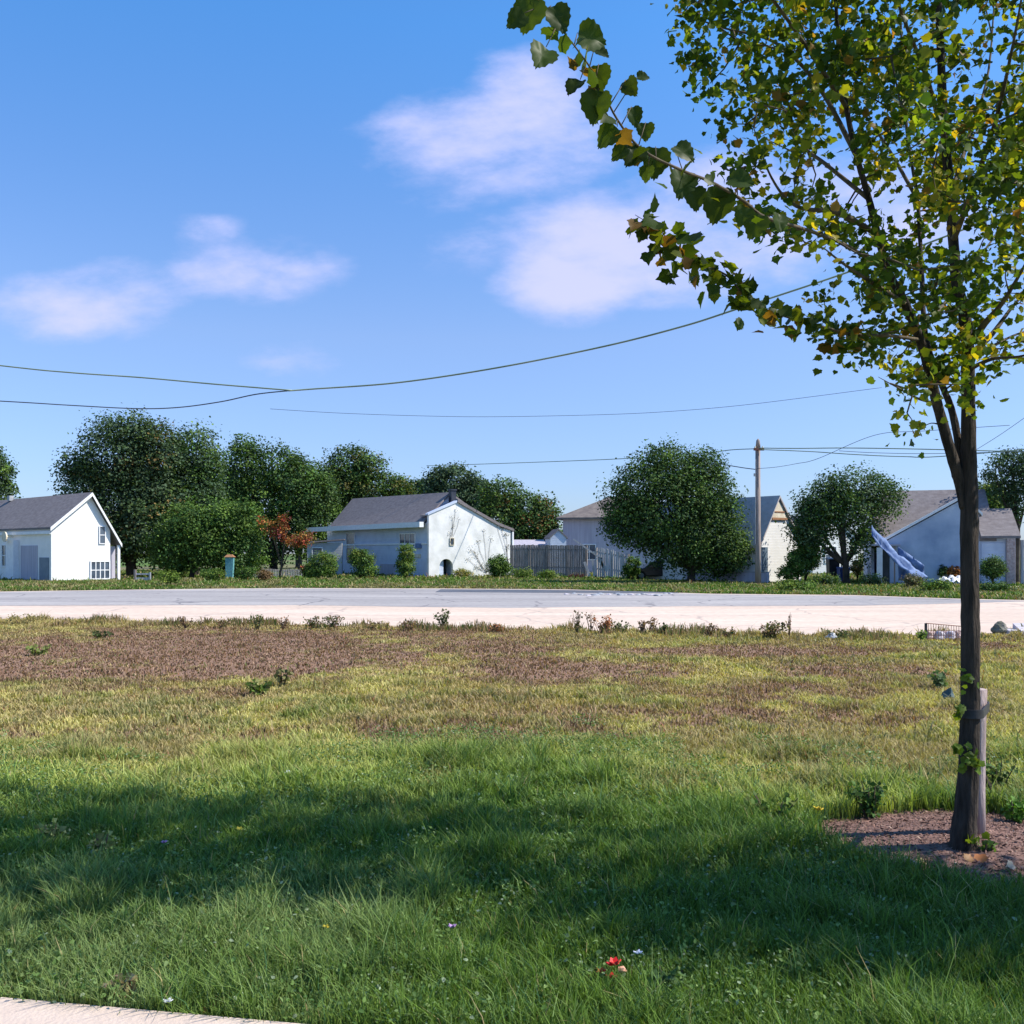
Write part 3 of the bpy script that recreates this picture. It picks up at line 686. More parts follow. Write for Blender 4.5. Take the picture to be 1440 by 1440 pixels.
panel(F1, h1, 'garage_door', 'panel_grey', 's', F1.b(53), F1.b(30), .05, F1.z(0,2,767), .04)
m = MB(); F1.box(m, -.35, -.012, F1.b(27), F1.b(16), 0, F1.z(0,5,760)); m.build('pilaster', M['white_trim'], h1)
m = MB(); c = F1.p(-.5, F1.b(21), F1.z(0,5,755)); m.tube([c, c-F1.u*.06, c-F1.u*.16], [.05,.3,.34], 14); m.tube([c+F1.u*.42, c], .04, 6); m.build('dish', M['cream'], h1)
window(F1, h1, 's', F1.b(12), F1.b(4), .9, 2.2, 2, 2)
m = MB(); F1.box(m, -.16, -.012, 0.02, Ln, zL-.42, zL-.25); m.build('gutter', M['white_trim'], h1)

# --- blue-grey house with white arched gable
F2 = Fr(603, 812, R(35)); h2 = thing('gabled_house', F2.O, 'long blue-grey sided house whose stained white gable has an arched dark doorway', 'house', None)
aP = F2.a(643); aA = F2.a(700); aB = F2.a(718); zG = F2.z(aP,0,706); L2 = 17.0
zl = F2.z(0,0,724); za = F2.z(aA,0,739); zb = F2.z(aB,0,746)
zl2 = F2.z(0,0,733); zr2 = 6.0; ar = aP+.1
# gable wall with real arched opening
ac = F2.a(627.5); aw = (F2.a(637)-F2.a(618))/2; ah = F2.z(ac,0,786); ha = ah-aw
arch = [F2.p(ac-aw,0,0)] + [F2.p(ac-aw*math.cos(t),0,ha+aw*math.sin(t)) for t in np.linspace(0, math.pi, 13)] + [F2.p(ac+aw,0,0)]
m = MB(); th = F2.v*.25
outer_l = [F2.p(0,0,0)] ; 
m.prism([F2.p(0,0,0), F2.p(ac-aw,0,0)] + arch[1:8] + [F2.p(ac,0,zl+(zG-zl)*ac/aP), F2.p(0,0,zl)], th)
m.prism([F2.p(ac,0,ah)] + arch[8:] + [F2.p(aB,0,0), F2.p(aB,0,zb), F2.p(aA,0,za), F2.p(aP,0,zG), F2.p(ac+.0005,0,zl+(zG-zl)*ac/aP)], th)
m.build('gable_wall', M['white_plaster'], h2)
m = MB(); F2.box(m, ac-aw-.09, ac+aw+.09, 1.09, 1.16, 0, ah+.09); m.build('door', M['door_dark'], h2)
m = MB(); F2.box(m, ac-aw+.02, ac-aw*.1, .3, .34, .02, ah-.1); m.build('shutter', M['blue_wall'], h2)
m = MB()
m.prism([F2.p(.003,.26,0), F2.p(ac-aw-.1,.26,0), F2.p(ac-aw-.1,.26,ah+.1), F2.p(ac+aw+.1,.26,ah+.1), F2.p(ac+aw+.1,.26,0), F2.p(aB-.15,.26,0), F2.p(aB-.15,.26,zb-.2), F2.p(ar,.26,zG-.15), F2.p(.003,.26,zl2-.1)], F2.v*.9)
m.prism([F2.p(.003,1.17,0), F2.p(aB-.15,1.17,0), F2.p(aB-.15,1.17,zb-.2), F2.p(ar,1.17,zr2-.12), F2.p(.003,1.17,zl2-.1)], F2.v*(L2-1.2))
m.build('side_wall', M['blue_wall'], h2)
m = MB()
e0 = F2.p(-.4,.26,zl2-.25); e1 = F2.p(-.4,F2.b(462,-.4),zl2-.25); r0 = F2.p(ar,1.1,zr2); r1 = F2.p(ar,L2+.2,zr2+.25); q0 = F2.p(aB+.1,1.1,zb-.15); q1 = F2.p(aB+.1,L2+1.6,zb-.15)
m.prism([e0, e1, r1, r0], (0,0,.14)); m.prism([r0+Vector((0,0,.001)), r1+Vector((0,0,.001)), q1, q0], (0,0,.14)); m.prism([e1+F2.v*.001, r1+F2.v*.001, q1+F2.v*.001], (0,0,.138))
m.prism([F2.p(-.05,.27,zl-.1), F2.p(-.05,1.09,zl-.1), F2.p(aP,1.09,zG-.08), F2.p(aP,.27,zG-.08)], (0,0,.1))
rf = m.build('roof', M['roof'], h2)
m = MB(); m.prism([F2.p(aP-.02,-.12,zG-.02), F2.p(aA,-.12,za), F2.p(aB+.25,-.12,zb-.05), F2.p(aB+.25,-.12,zb+.12), F2.p(aA,-.12,za+.22), F2.p(aP-.02,-.12,zG+.2)], F2.v*.4); m.build('rake_trim', M['roof'], rf)
m = MB(); m.prism([F2.p(-.1,-.08,zl-.02), F2.p(aP-.03,-.08,zG-.02), F2.p(aP-.03,-.08,zG+.13), F2.p(-.1,-.08,zl+.1)], F2.v*.4); m.build('coping', M['blue_wall'], rf)
m = MB(); F2.box(m, ar-.25, ar+.15, .55, .95, zG-.1, F2.z(ar,.7,690)); F2.box(m, ar-.3, ar+.2, .5, 1.0, F2.z(ar,.7,690), F2.z(ar,.7,688)); m.build('chimney', M['bin_dark'], rf)
m = MB(); F2.box(m, -.75, -.42, .0, L2+2.6, zl2-.42, zl2-.05); m.build('eave_trim', M['white_trim'], h2)
window(F2, h2, 's', F2.b(488), F2.b(499), 1.1, F2.z(0,12,750), 1, 2)
window(F2, h2, 's', F2.b(563), F2.b(584), F2.z(0,3,768), F2.z(0,3,751), 3, 1)
panel(F2, h2, 'porch_panel', 'panel_grey', 's', F2.b(535), F2.b(556), .1, F2.z(0,7,793), .05)
m = MB(); F2.box(m, -.06, .0, .3, L2-.5, F2.z(0,6,757)-.5, F2.z(0,6,757)-.38); m.build('band_trim', M['white_trim'], h2)
window(F2, h2, 'g', F2.a(633), F2.a(637.5), F2.z(ac,0,766), F2.z(ac,0,757), 1, 1, .05, 'cream')
panel(F2, h2, 'meter_box', 'tarp', 's', F2.b(586), F2.b(593), F2.z(0,1,771), F2.z(0,1,764), .12)
panel(F2, h2, 'name_board', 'cream', 's', F2.b(581), F2.b(592), F2.z(0,1,784), F2.z(0,1,779), .06)
m = MB(); F2.box(m, aB+.1, aB+.22, -.1, .02, 0, zb-.1); m.build('downpipe', M['white_trim'], h2)
# climbing plant on the gable
def creeper(label, F, pts, n, cols, leaf=.07):
    c0 = F.p(F.a(pts[0][0]), -.06, 0)
    t = thing('climbing_plant', c0, label, 'climbing plant', 'climbing plants on the white gable')
    Ps = []; mb = MB(); last = None
    for px, py, r in pts:
        a = F.a(px); z = F.z(a, 0, py); k = F.p(a,0,0).y/FP
        c = np.array(F.p(a, -.06, z)); q = rng.normal(0, 1, (max(6, int(n*r*r/100)), 3))*np.array((r*k*.5, .02, r*k*.5)); 
        d = q[:, :1]*np.array(F.u)[None] - np.abs(q[:, 1:2])*np.array(F.v)[None]; d[:, 2] += q[:, 2]
        Ps.append(c+d)
    lo = max(pts, key=lambda q: q[1]); al = F.a(lo[0])
    for q in pts:
        if q is lo: continue
        a1 = F.a(q[0]); w0 = F.p(al,-.03,F.z(al,0,lo[1])); w1 = F.p(a1,-.03,F.z(a1,0,q[1])); mb.tube([w0, w0.lerp(w1,.35)+F.u*rnd.uniform(-.12,.12), w0.lerp(w1,.7)+F.u*rnd.uniform(-.15,.15), w1], .008, 4)
    Q = np.concatenate(Ps); pal = np.array(cols); cc = pal[rng.integers(0, len(pal), len(Q))]*(.6+.8*rng.random((len(Q),1)))
    V, Ff, C = inst(QUAD, Q, rotmats(len(Q), np.tile(-np.array(F.v), (len(Q),1)), .8), leaf*(.6+.8*rng.random(len(Q))), cc)
    np_mesh('foliage', V, Ff, C, M['farleaf'], t); mb.build('stem', M['farbark'], t)
creeper('sparse bare creeper straggling over the right part of the white gable', F2, [(684,806,7),(676,795,8),(668,780,8),(662,772,6),(672,762,5),(679,745,4),(690,757,4),(657,785,4),(668,798,5)], 55, [(.22,.2,.18),(.12,.11,.08),(.3,.27,.25),(.10,.12,.05)])
creeper('dark withered creeper patch above the arched doorway', F2, [(634,762,4),(632,750,4),(637,740,4),(636,728,4),(640,716,2),(645,730,3)], 60, [(.2,.19,.18),(.1,.1,.09),(.28,.26,.25)])
creeper('dark leafy creeper hanging on the right corner post of the gable', F2, [(714,790,5),(713,770,5),(711,752,5),(705,742,5),(697,733,4)], 130, [(.03,.05,.03),(.06,.08,.05),(.12,.08,.09)])

# --- grey shed behind rounded shrub
F3 = Fr(432, 809.5, R(8)); s1 = thing('garden_shed', F3.O, 'small grey louvred shed behind the rounded shrub', 'shed')
m = MB(); F3.box(m, 0, 2.6, 0, 2.2, 0, 2.5); m.build('wall', M['grey_wall'], s1)
m = MB(); m.prism([F3.p(-.2,-.2,2.45), F3.p(2.8,-.2,2.7), F3.p(2.8,-.2,2.8), F3.p(-.2,-.2,2.56)], F3.v*2.6); m.build('roof', M['roof'], s1)
window(F3, s1, 'g', .4, 1.1, 1.3, 2.1, 1, 1, .05)

# --- brown roofed house behind the fence
F4 = Fr(800, 806.8, R(-12)); h4 = thing('brown_roof_house', F4.O, 'beige house with a low brown roof partly hidden behind the rounded garden tree', 'house')
m = MB(); F4.box(m, -.5, 9, 0, 7, 0, F4.z(0,0,728)); m.build('wall', M['panel_grey'], h4)
zt = F4.z(0,0,728); m = MB()
A0, A1, A2, A3 = F4.p(-1.0,-.5,zt), F4.p(9.5,-.5,zt), F4.p(9.5,7.5,zt), F4.p(-1.0,7.5,zt); r0, r1 = F4.p(3.0,3.5,zt+1.9), F4.p(6.5,3.5,zt+1.9)
dn = Vector((0,0,-.15)); m.add([A0,A1,A2,A3,r0,r1,A0+dn,A1+dn,A2+dn,A3+dn], [(0,1,5,4),(1,2,5),(2,3,4,5),(3,0,4),(0,6,7,1),(1,7,8,2),(2,8,9,3),(3,9,6,0),(9,8,7,6)]); m.build('roof', M['roof_brown'], h4)
window(F4, h4, 'g', 1.2, 2.2, 1.2, 2.4, 2, 2)
F5 = Fr(774, 808, R(10)); s2 = thing('garden_shed', F5.O, 'little pale blue gabled shed showing above the dark board fence', 'shed')
zs = F5.z(0,0,756); m = MB(); m.prism([F5.p(0,0,0), F5.p(1.3,0,0), F5.p(1.3,0,zs), F5.p(.65,0,zs+.6), F5.p(0,0,zs)], F5.v*2); m.build('wall', M['blue_wall'], s2)
m = MB(); m.prism([F5.p(-.1,-.1,zs-.09), F5.p(.65,-.1,zs+.62), F5.p(.65,-.1,zs+.70), F5.p(-.1,-.1,zs)], F5.v*2.2); m.prism([F5.p(1.4,-.1,zs-.09), F5.p(.652,-.1,zs+.62), F5.p(.652,-.1,zs+.70), F5.p(1.4,-.1,zs)], F5.v*2.2); m.build('roof', M['roof'], s2)
F5b = Fr(724, 807.5, R(4)); s3 = thing('garden_shed', F5b.O, 'long low shed with a pale lilac roof behind the dark fence', 'shed')
m = MB(); F5b.box(m, 0, 2.5, 0, 2, 0, 2.1); m.build('wall', M['grey_wall'], s3)
m = MB(); m.prism([F5b.p(-.1,-.2,2.1), F5b.p(2.6,-.2,2.1), F5b.p(2.6,2.1,2.75), F5b.p(-.1,2.1,2.75)], (0,0,.08)); m.build('roof', M['panel_grey'], s3)

# --- fences
def board_fence(name, label, p0, p1, h0, h1_, mat, n, gap=.012, rag=.03, lean=0, posts=4):
    p0, p1 = Vector(p0), Vector(p1); d = (p1-p0); Lg = d.length; d.normalize(); nn = Vector((d.y, -d.x, 0))
    t = thing(name, p0, label, 'fence')
    m = MB(); w_ = Lg/n
    for i in range(n):
        a = i*w_; h = h0+(h1_-h0)*i/n + rnd.uniform(-rag, rag); tl = rnd.gauss(0, lean)
        q0 = p0+d*(a+gap); q1 = p0+d*(a+w_-gap); off = nn*rnd.uniform(0,.012)
        m.prism([q0+off, q1+off, q1+off+d*tl*h+Vector((0,0,h)), q0+off+d*tl*h+Vector((0,0,h+rnd.uniform(-.02,.02)))], nn*.02)
    m.build('board_panel', M[mat], t)
    for i in range(posts):
        c = p0+d*(Lg*i/(posts-1)); h = h0+(h1_-h0)*i/(posts-1); m = MB()
        m.prism([c-d*.06-nn*.14, c+d*.06-nn*.14, c+d*.06-nn*.03, c-d*.06-nn*.03], (0,0,h)); m.build('post', M['wood_dark'], t)
    for zz in (.3, .85):
        m = MB(); m.prism([p0-nn*.03+Vector((0,0,zz*h0)), p1-nn*.03+Vector((0,0,zz*h1_)), p1-nn*.03+Vector((0,0,zz*h1_+.08)), p0-nn*.03+Vector((0,0,zz*h0+.08))], nn*.028); m.build('rail', M['wood_dark'], t)
    return t
def gz(px, Y): return (GX(px, Y), Y, 0)
board_fence('board_fence', 'dark weathered board fence running right of the white gable', gz(718,72), gz(824,69), CH+12*72/FP, CH+11*69/FP, 'wood_dark', 44, posts=5)
board_fence('board_fence', 'silver-grey fence of uneven vertical boards, sagging to the right', gz(838,68), gz(883,66), CH+8*68/FP, CH-1*66/FP, 'wood_grey', 16, .02, .07, .02, 3)
for (x0,y0,x1,y1,rr,lb) in ((806,758,846,786,.05,'long pale pole leaning across the top of the fence gap'), (840,784,858,809,.09,'wide pale plank leaning in the fence gap'), (822,790,829,810,.09,'short pale plank standing at the end of the dark fence'), (846,784,848,810,.06,'upright pale plank in the middle of the fence gap'), (833,786,836,810,.07,'pale torn plank left of the middle plank in the fence gap')):
    Yb = 67.3; a, b = P(x0,y0,Yb), P(x1,y1,Yb); b.z = max(b.z, .02); d = (b-a).normalized(); nn = d.cross(Vector((0,1,0))).normalized()
    m = MB(); m.prism([a-nn*rr, a+nn*rr, b+nn*rr*1.1, b-nn*rr*1.1], (0,.03,0)); o = m.build('plank', M['wood_grey'], None); tag(o, lb, 'plank', 'loose planks at the fence gap')
    Yb += .1
m = MB()
for k in range(9):
    x = GX(799+k*2.4, 66.5); m.box((x, 66.5, 0), (x+.16, 66.7, .22+.05*(k%3)))
tag(m.build('brick_pile', M['rust'], None), 'low reddish brick pile at the foot of the dark fence', 'brick pile')
# low grey fence under the tall trees
board_fence('picket_fence', 'low grey picket fence under the trees, right of the teal post', gz(332,67.5), gz(425,68.5), .62, .6, 'wood_grey', 40, .03, .05, .01, 5)
# low white wall
m = MB(); a, b = Vector(gz(964,61)), Vector(gz(1078,55)); d = (b-a).normalized(); nn = Vector((d.y,-d.x,0))
t = thing('garden_wall', a, 'low pale rendered garden wall under the rounded garden tree', 'wall')
m.prism([a, b, b+Vector((0,0,.62)), a+Vector((0,0,.58))], -nn*.2); m.build('wall', M['panel_grey'], t)
m = MB(); m.prism([a+nn*.03+Vector((0,0,.582)), b+nn*.03+Vector((0,0,.622)), b+nn*.03+Vector((0,0,.68)), a+nn*.03+Vector((0,0,.64))], -nn*.27); m.build('coping', M['metal'], t)

# --- white gable house beside the pole
F6 = Fr(1071, 820, R(38)); h6 = thing('steep_roof_house', F6.O, 'narrow house with a steep grey roof and bright white gable behind the utility pole', 'house')
aP = 1.5; aR = 3.7; zR = F6.z(aP,0,700); zL = F6.z(0,0,762)
m = MB(); m.prism([F6.p(0,0,0), F6.p(aR,0,0), F6.p(aR,0,zL-.2), F6.p(aP,0,zR-.1), F6.p(0,0,zL)], F6.v*9); m.build('wall', M['white_wall'], h6)
m = MB(); m.prism([F6.p(-.3,-.15,zL-.35), F6.p(aP,-.15,zR), F6.p(aP,-.15,zR+.13), F6.p(-.3,-.15,zL-.2)], F6.v*9.3)
m.prism([F6.p(aR+.2,-.15,zL-.45), F6.p(aP+.001,-.15,zR), F6.p(aP+.001,-.15,zR+.13), F6.p(aR+.2,-.15,zL-.32)], F6.v*9.3); m.build('roof', M['roof_light'], h6)
m = MB(); m.prism([F6.p(aP-.62,-.06,zR-1.15), F6.p(aP+.75,-.06,zR-1.15), F6.p(aP+.35,-.06,zR-.45), F6.p(aP,-.06,zR-.2), F6.p(aP-.3,-.06,zR-.55)], F6.v*.05); m.build('gable_panel', M['cream'], h6)
m = MB(); F6.box(m, aP-.62, aP+.75, -.1, -.062, zR-1.28, zR-1.16); F6.box(m, aP-.4, aP+.5, -.09, -.062, zR-.85, zR-.78); m.build('gable_trim', M['orange'], h6)
m = MB(); F6.box(m, .02, .5, -.05, -.003, 0, zL-.3); m.build('door', M['door_blue'], h6)

# --- pale house behind the domed tree
F7 = Fr(1143, 808, R(20)); h7 = thing('pale_blue_house', F7.O, 'pale blue-white house glimpsed through the domed tree', 'house')
zt = F7.z(0,0,757); aw = 4.4
m = MB(); m.prism([F7.p(0,0,0), F7.p(aw,0,0), F7.p(aw,0,zt), F7.p(aw/2,0,zt+1.9), F7.p(0,0,zt)], F7.v*8); m.build('wall', M['white_wall'], h7)
m = MB(); m.prism([F7.p(-.2,-.2,zt-.17), F7.p(aw/2,-.2,zt+1.9), F7.p(aw/2,-.2,zt+2.02), F7.p(-.2,-.2,zt-.05)], F7.v*8.4); m.prism([F7.p(aw+.2,-.2,zt-.17), F7.p(aw/2+.001,-.2,zt+1.9), F7.p(aw/2+.001,-.2,zt+2.02), F7.p(aw+.2,-.2,zt-.05)], F7.v*8.4); m.build('roof', M['roof'], h7)
window(F7, h7, 'g', 1.2, 2.2, 1.0, 2.2, 2, 2)

# --- big grey-blue house at the right
F8 = Fr(1230, 822, R(-16)); h8 = thing('grey_house', F8.O, 'large grey-blue house with a wide grey roof behind the foreground trunk', 'house')
aP = F8.a(1354); aR = F8.a(1377); zP = F8.z(aP,0,700); zL = F8.z(.2,0,765); zRt = F8.z(aR,0,722)
m = MB(); m.prism([F8.p(.2,0,0), F8.p(aR,0,0), F8.p(aR,0,zRt-.06), F8.p(aP,0,zP-.08), F8.p(.2,0,zL-.06)], F8.v*3.8); m.build('wall', M['mottled'], h8)
m = MB(); m.prism([F8.p(-.0,-.12,zL-.12), F8.p(aP,-.12,zP), F8.p(aP,-.12,zP+.14), F8.p(-.0,-.12,zL+.04)], F8.v*.3)
m.prism([F8.p(aR+.15,-.12,zRt-.12), F8.p(aP+.001,-.12,zP), F8.p(aP+.001,-.12,zP+.14), F8.p(aR+.15,-.12,zRt+.02)], F8.v*.3); m.build('bargeboard', M['white_trim'], h8)
m = MB(); m.prism([F8.p(-.0,.19,zL-.16), F8.p(aP,.19,zP-.04), F8.p(aP,.19,zP+.09), F8.p(-.0,.19,zL-.01)], F8.v*3.7)
m.prism([F8.p(aR+.15,.19,zRt-.16), F8.p(aP+.001,.19,zP-.04), F8.p(aP+.001,.19,zP+.09), F8.p(aR+.15,.19,zRt-.03)], F8.v*3.7)
bb = 4.4; a0 = F8.a(1238, bb); zr = F8.z(a0, bb, 694)
m.prism([F8.p(-.35,.9,2.35), F8.p(a0+.1,bb,zr), F8.p(aR+1,bb,zr+.02), F8.p(aR+1,.9,2.35)], (0,0,.14))
m.prism([F8.p(-.35,8.2,2.35), F8.p(aR+1,8.2,2.35), F8.p(aR+1,bb+.002,zr+.02), F8.p(a0+.1,bb+.002,zr)], (0,0,.14))
rf = m.build('roof', M['roof'], h8)
m = MB(); m.prism([F8.p(-.1,1.2,0), F8.p(-.1,7.9,0), F8.p(-.1,7.9,2.35), F8.p(a0-.1,bb,zr-.1), F8.p(-.1,1.2,2.35)], F8.u*.15); F8.box(m, .06, aR+.8, 3.9, 7.9, 0, 2.3); m.build('side_wall', M['blue_wall'], h8)
panel(F8, h8, 'door', 'door_dark', 'g', F8.a(1238), F8.a(1251), .05, 2.1, .03)
# porch
m = MB(); F8.box(m, F8.a(1233,-.9), F8.a(1241,-.9), -.95, -.8, 0, 2.0); m.build('porch_panel', M['white_trim'], h8)
m = MB(); F8.box(m, F8.a(1257,-.9), F8.a(1259,-.9), -.95, -.87, 0, 2.1); m.build('porch_post', M['wood_pole'], h8)
m = MB(); F8.box(m, -.2, F8.a(1264), -1.0, -.02, 2.1, 2.18); m.build('porch_roof', M['panel_grey'], h8)
# garage wing
ga0, ga1 = aR+.01, F8.a(1428, 1.0)
m = MB(); F8.box(m, ga0, ga1, 1.0, 5, 0, F8.z(ga1,1,757)); m.build('garage_wall', M['blue_wall'], h8)
ze = F8.z(ga1,1,757); m = MB(); m.prism([F8.p(ga0+.2,.7,ze), F8.p(ga1+.2,.7,ze), F8.p(ga1+.2,3.2,F8.z(ga1,3,718)), F8.p(ga0+.2,3.2,F8.z(ga1,3,718))], (0,0,.13)); m.prism([F8.p(ga0+.2,5.4,ze), F8.p(ga1+.2,5.4,ze), F8.p(ga1+.2,3.202,F8.z(ga1,3,718)), F8.p(ga0+.2,3.202,F8.z(ga1,3,718))], (0,0,.13)); m.build('garage_roof', M['roof'], h8)
m = MB(); F8.box(m, ga0+.25, F8.a(1413,1), .94, .998, .05, ze-.25)
for k in range(1,4): F8.box(m, ga0+.25, F8.a(1413,1), .92, .939, .05+(ze-.3)*k/4-.03, .05+(ze-.3)*k/4+.03)
m.build('garage_door', M['blue_wall'], h8)
m = MB(); F8.box(m, F8.a(1416,.8), F8.a(1427,.8), .72, .97, 0, ze-.02); m.build('pier', M['brickish'], h8)

board_fence('board_fence', 'grey board fence at the right edge beyond the garage', gz(1436,52.5), gz(1500,51), 2.4, 2.4, 'wood_grey', 14, posts=3)
m = MB(); m.prism([(GX(1410,50),50,.02),(GX(1500,50),50,.02),(GX(1500,44),44,.02),(GX(1440,44),44,.02)], (0,0,.03)); tag(m.build('driveway', M['concrete'], None), kind='structure')

# blue tarpaulin band drooping off the porch
def sheet(name, label, cat, quad, mat, nu=24, nv=8, amp=.08, th=.02, sag=.0, group=None):
    A, B, C_, D = [Vector(q) for q in quad]; vs = []; nrm = (B-A).cross(D-A).normalized()
    for j in range(nv+1):
        for i in range(nu+1):
            s, t_ = i/nu, j/nv; p = (A.lerp(B, s)).lerp(D.lerp(C_, s), t_)
            k = amp*(math.sin(s*17+t_*5)*.5 + math.sin(t_*11+s*4)*.5 + rnd.uniform(-.4,.4)); p = p + nrm*k + Vector((0,0,-sag*math.sin(math.pi*s)*math.sin(math.pi*(.2+.6*t_))))
            p.z = max(p.z, .02); vs.append(p)
    fs = [(j*(nu+1)+i, j*(nu+1)+i+1, (j+1)*(nu+1)+i+1, (j+1)*(nu+1)+i) for j in range(nv) for i in range(nu)]
    me = MB(); me.add(vs, fs); o = me.build(name, M[mat], None, True); md = o.modifiers.new('thickness', 'SOLIDIFY'); md.thickness = th
    return tag(o, label, cat, group)
sheet('tarpaulin', 'crumpled blue tarpaulin sloping down from the porch of the grey-blue house', 'tarpaulin',
      [P(1226,738,52.4), P(1304,812,50.6), P(1290,815,50.2), P(1226,756,52.0)], 'tarp', 26, 5, .12, sag=.25)
sheet('tarpaulin', 'dull blue sheet hanging behind the thin porch post', 'tarpaulin', [P(1262,768,51.6), P(1300,795,51.0), P(1298,818,51.0), P(1264,816,51.6)], 'tarp', 14, 8, .1)
sheet('ground_sheet', 'white sheeting heaped on the ground left of the trunk', 'sheeting', [P(1318,818,50), P(1350,817,50), P(1350,811,51.5), P(1322,812,51.5)], 'tarp_white', 14, 6, .14)

# bins
def bin_(label, px, Y, w_, h, mat):
    x = GX(px, Y); t = thing('wheelie_bin', (x, Y, 0), label, 'bin', 'bins beside the domed tree')
    m = MB(); a, b = w_*.42, w_*.5
    m.hexa([(x-a,Y-a,.06),(x+a,Y-a,.06),(x+a,Y+a,.06),(x-a,Y+a,.06),(x-b,Y-b,h*.92),(x+b,Y-b,h*.92),(x+b,Y+b,h*.92),(x-b,Y+b,h*.92)]); m.build('body', M[mat], t)
    m = MB(); m.hexa([(x-b-.03,Y-b-.05,h*.921),(x+b+.03,Y-b-.05,h*.921),(x+b+.03,Y+b+.03,h*.921),(x-b-.03,Y+b+.03,h*.921),(x-b,Y-b,h*.96),(x+b,Y-b,h*.96),(x+b,Y+b,h),(x-b,Y+b,h)]); m.build('lid', M[mat], t)
    for s in (-1, 1):
        m = MB(); m.tube([(x+s*a-.03,Y+a,.1),(x+s*a+.03,Y+a,.1)], .1, 12); m.build('wheel', M['tyre'], t)
bin_('blue wheelie bin under the domed tree', 1186, 57, .58, .92, 'bin_blue')
bin_('taller dark wheelie bin left of the blue one', 1171, 58, .62, 1.45, 'bin_dark')
# stacked poles by the bin
m = MB()
for k in range(4): m.tube([(GX(1184+k*3,57.6),57.6,0),(GX(1183+k*3.4,58),58,2.05-.12*k)], .04, 6)
tag(m.build('pole_bundle', M['metal'], None), 'upright bundle of pale metal poles behind the blue bin', 'poles')

# parked car under the tree
def car(label, px, Y, L_, H):
    x0 = GX(px, Y)-L_/2; t = thing('parked_car', (x0+L_/2, Y, 0), label, 'car')
    prof = [(0,.35),(.02,.62),(.10,.78),(.24,.86),(.36,1.28),(.48,1.38),(.66,1.38),(.80,1.18),(.90,.92),(.98,.84),(1.0,.40),(.96,.28),(.04,.28)]
    m = MB(); m.prism([(x0+a*L_, Y-.8, z*H/1.38) for a, z in prof], (0,1.6,0)); bo = m.build('body', M['car'], t)
    bv = bo.modifiers.new('bevel', 'BEVEL'); bv.width = .06; bv.segments = 3
    for a0, a1, b0, b1 in ((.33,.385,.49,.49),(.51,.51,.64,.70)):
        m = MB(); m.prism([(x0+a0*L_, Y-.83, .90*H/1.38), (x0+a1*L_, Y-.83, 1.25*H/1.38), (x0+b0*L_, Y-.83, 1.28*H/1.38), (x0+b1*L_, Y-.83, .92*H/1.38)], (0,.025,0)); m.build('window', M['car_glass'], t)
    for a in (.19, .81):
        m = MB(); m.tube([(x0+a*L_, Y-.84, .3), (x0+a*L_, Y-.62, .3)], .3, 20); wh = m.build('wheel', M['tyre'], t)
        m = MB(); m.tube([(x0+a*L_, Y-.86, .3), (x0+a*L_, Y-.843, .3)], .17, 14); m.build('rim', M['metal'], wh)
    m = MB(); m.box((x0+.02*L_, Y-.72, .60*H/1.38), (x0+.035*L_, Y-.5, .68*H/1.38)); m.build('headlight', M['white_trim'], t)
car('dark car parked in the shade under the rounded garden tree', 926, 63.5, 3.9, 1.25)

# teal post, wooden post, utility pole
x = GX(323, 64.5); t = thing('garden_post', (x, 64.5, 0), 'chipped teal painted post with a rusty orange cap under the trees', 'post')
m = MB(); m.prism([(x-.24,64.4,.05),(x+.2,64.4,.05),(x+.26,64.4,1.45),(x-.26,64.4,1.45)], (0,.3,0)); m.build('post', M['teal'], t)
m = MB(); m.hexa([(x-.32,64.3,1.452),(x+.32,64.3,1.452),(x+.32,64.8,1.452),(x-.32,64.8,1.452),(x-.15,64.45,1.62),(x+.15,64.45,1.62),(x+.15,64.65,1.62),(x-.15,64.65,1.62)]); m.build('cap', M['orange'], t)
x = GX(190, 60); t = thing('rail_stub', (x, 60, 0), 'short pale wooden post and rail beside the white house', 'post')
m = MB(); m.box((x-.06,59.94,0),(x+.06,60.06,.72)); m.build('post', M['wood_pole'], t)
m = MB(); m.box((x+.062,59.97,.40),(x+.85,60.03,.50)); m.build('rail', M['wood_grey'], t)
m = MB(); m.box((x+.062,59.97,.08),(x+.85,60.03,.24)); m.build('rail', M['wood_grey'], t)
m = MB(); m.box((x+.852,59.94,0),(x+.94,60.06,.55)); m.build('post', M['metal'], t)
PY = 54.0; x = GX(1066, PY); zt = CH+161*PY/FP
t = thing('utility_pole', (x, PY, 0), 'weathered wooden utility pole carrying the cables beside the steep grey roof', 'utility pole')
m = MB(); m.tube([(x,PY,-.1),(x,PY,2),(x,PY,zt-.5)], [.17,.15,.12], 12); m.tube([(x,PY,zt-.5),(x,PY,zt-.1),(x,PY,zt)], [.14,.10,.03], 10); m.build('pole', M['wood_pole'], t, True)
m = MB(); m.box((x-.28,PY-.22,CH+144*PY/FP),(x+.28,PY-.14,CH+147.5*PY/FP)); m.build('crossarm', M['rust'], t)
for s in (-.2,.2):
    m = MB(); m.tube([(x+s,PY-.18,CH+147.5*PY/FP),(x+s,PY-.18,CH+150*PY/FP)], [.05,.03], 8); m.build('insulator', M['cream'], t)
m = MB(); m.tube([(x-.17,PY-.12,2.2),(x-.16,PY-.12,CH+146*PY/FP)], .02, 6); m.build('conduit', M['metal'], t)
m = MB(); m.box((x-.26,PY-.2,CH+108*PY/FP),(x-.16,PY-.08,CH+112*PY/FP)); m.build('bracket', M['metal'], t)

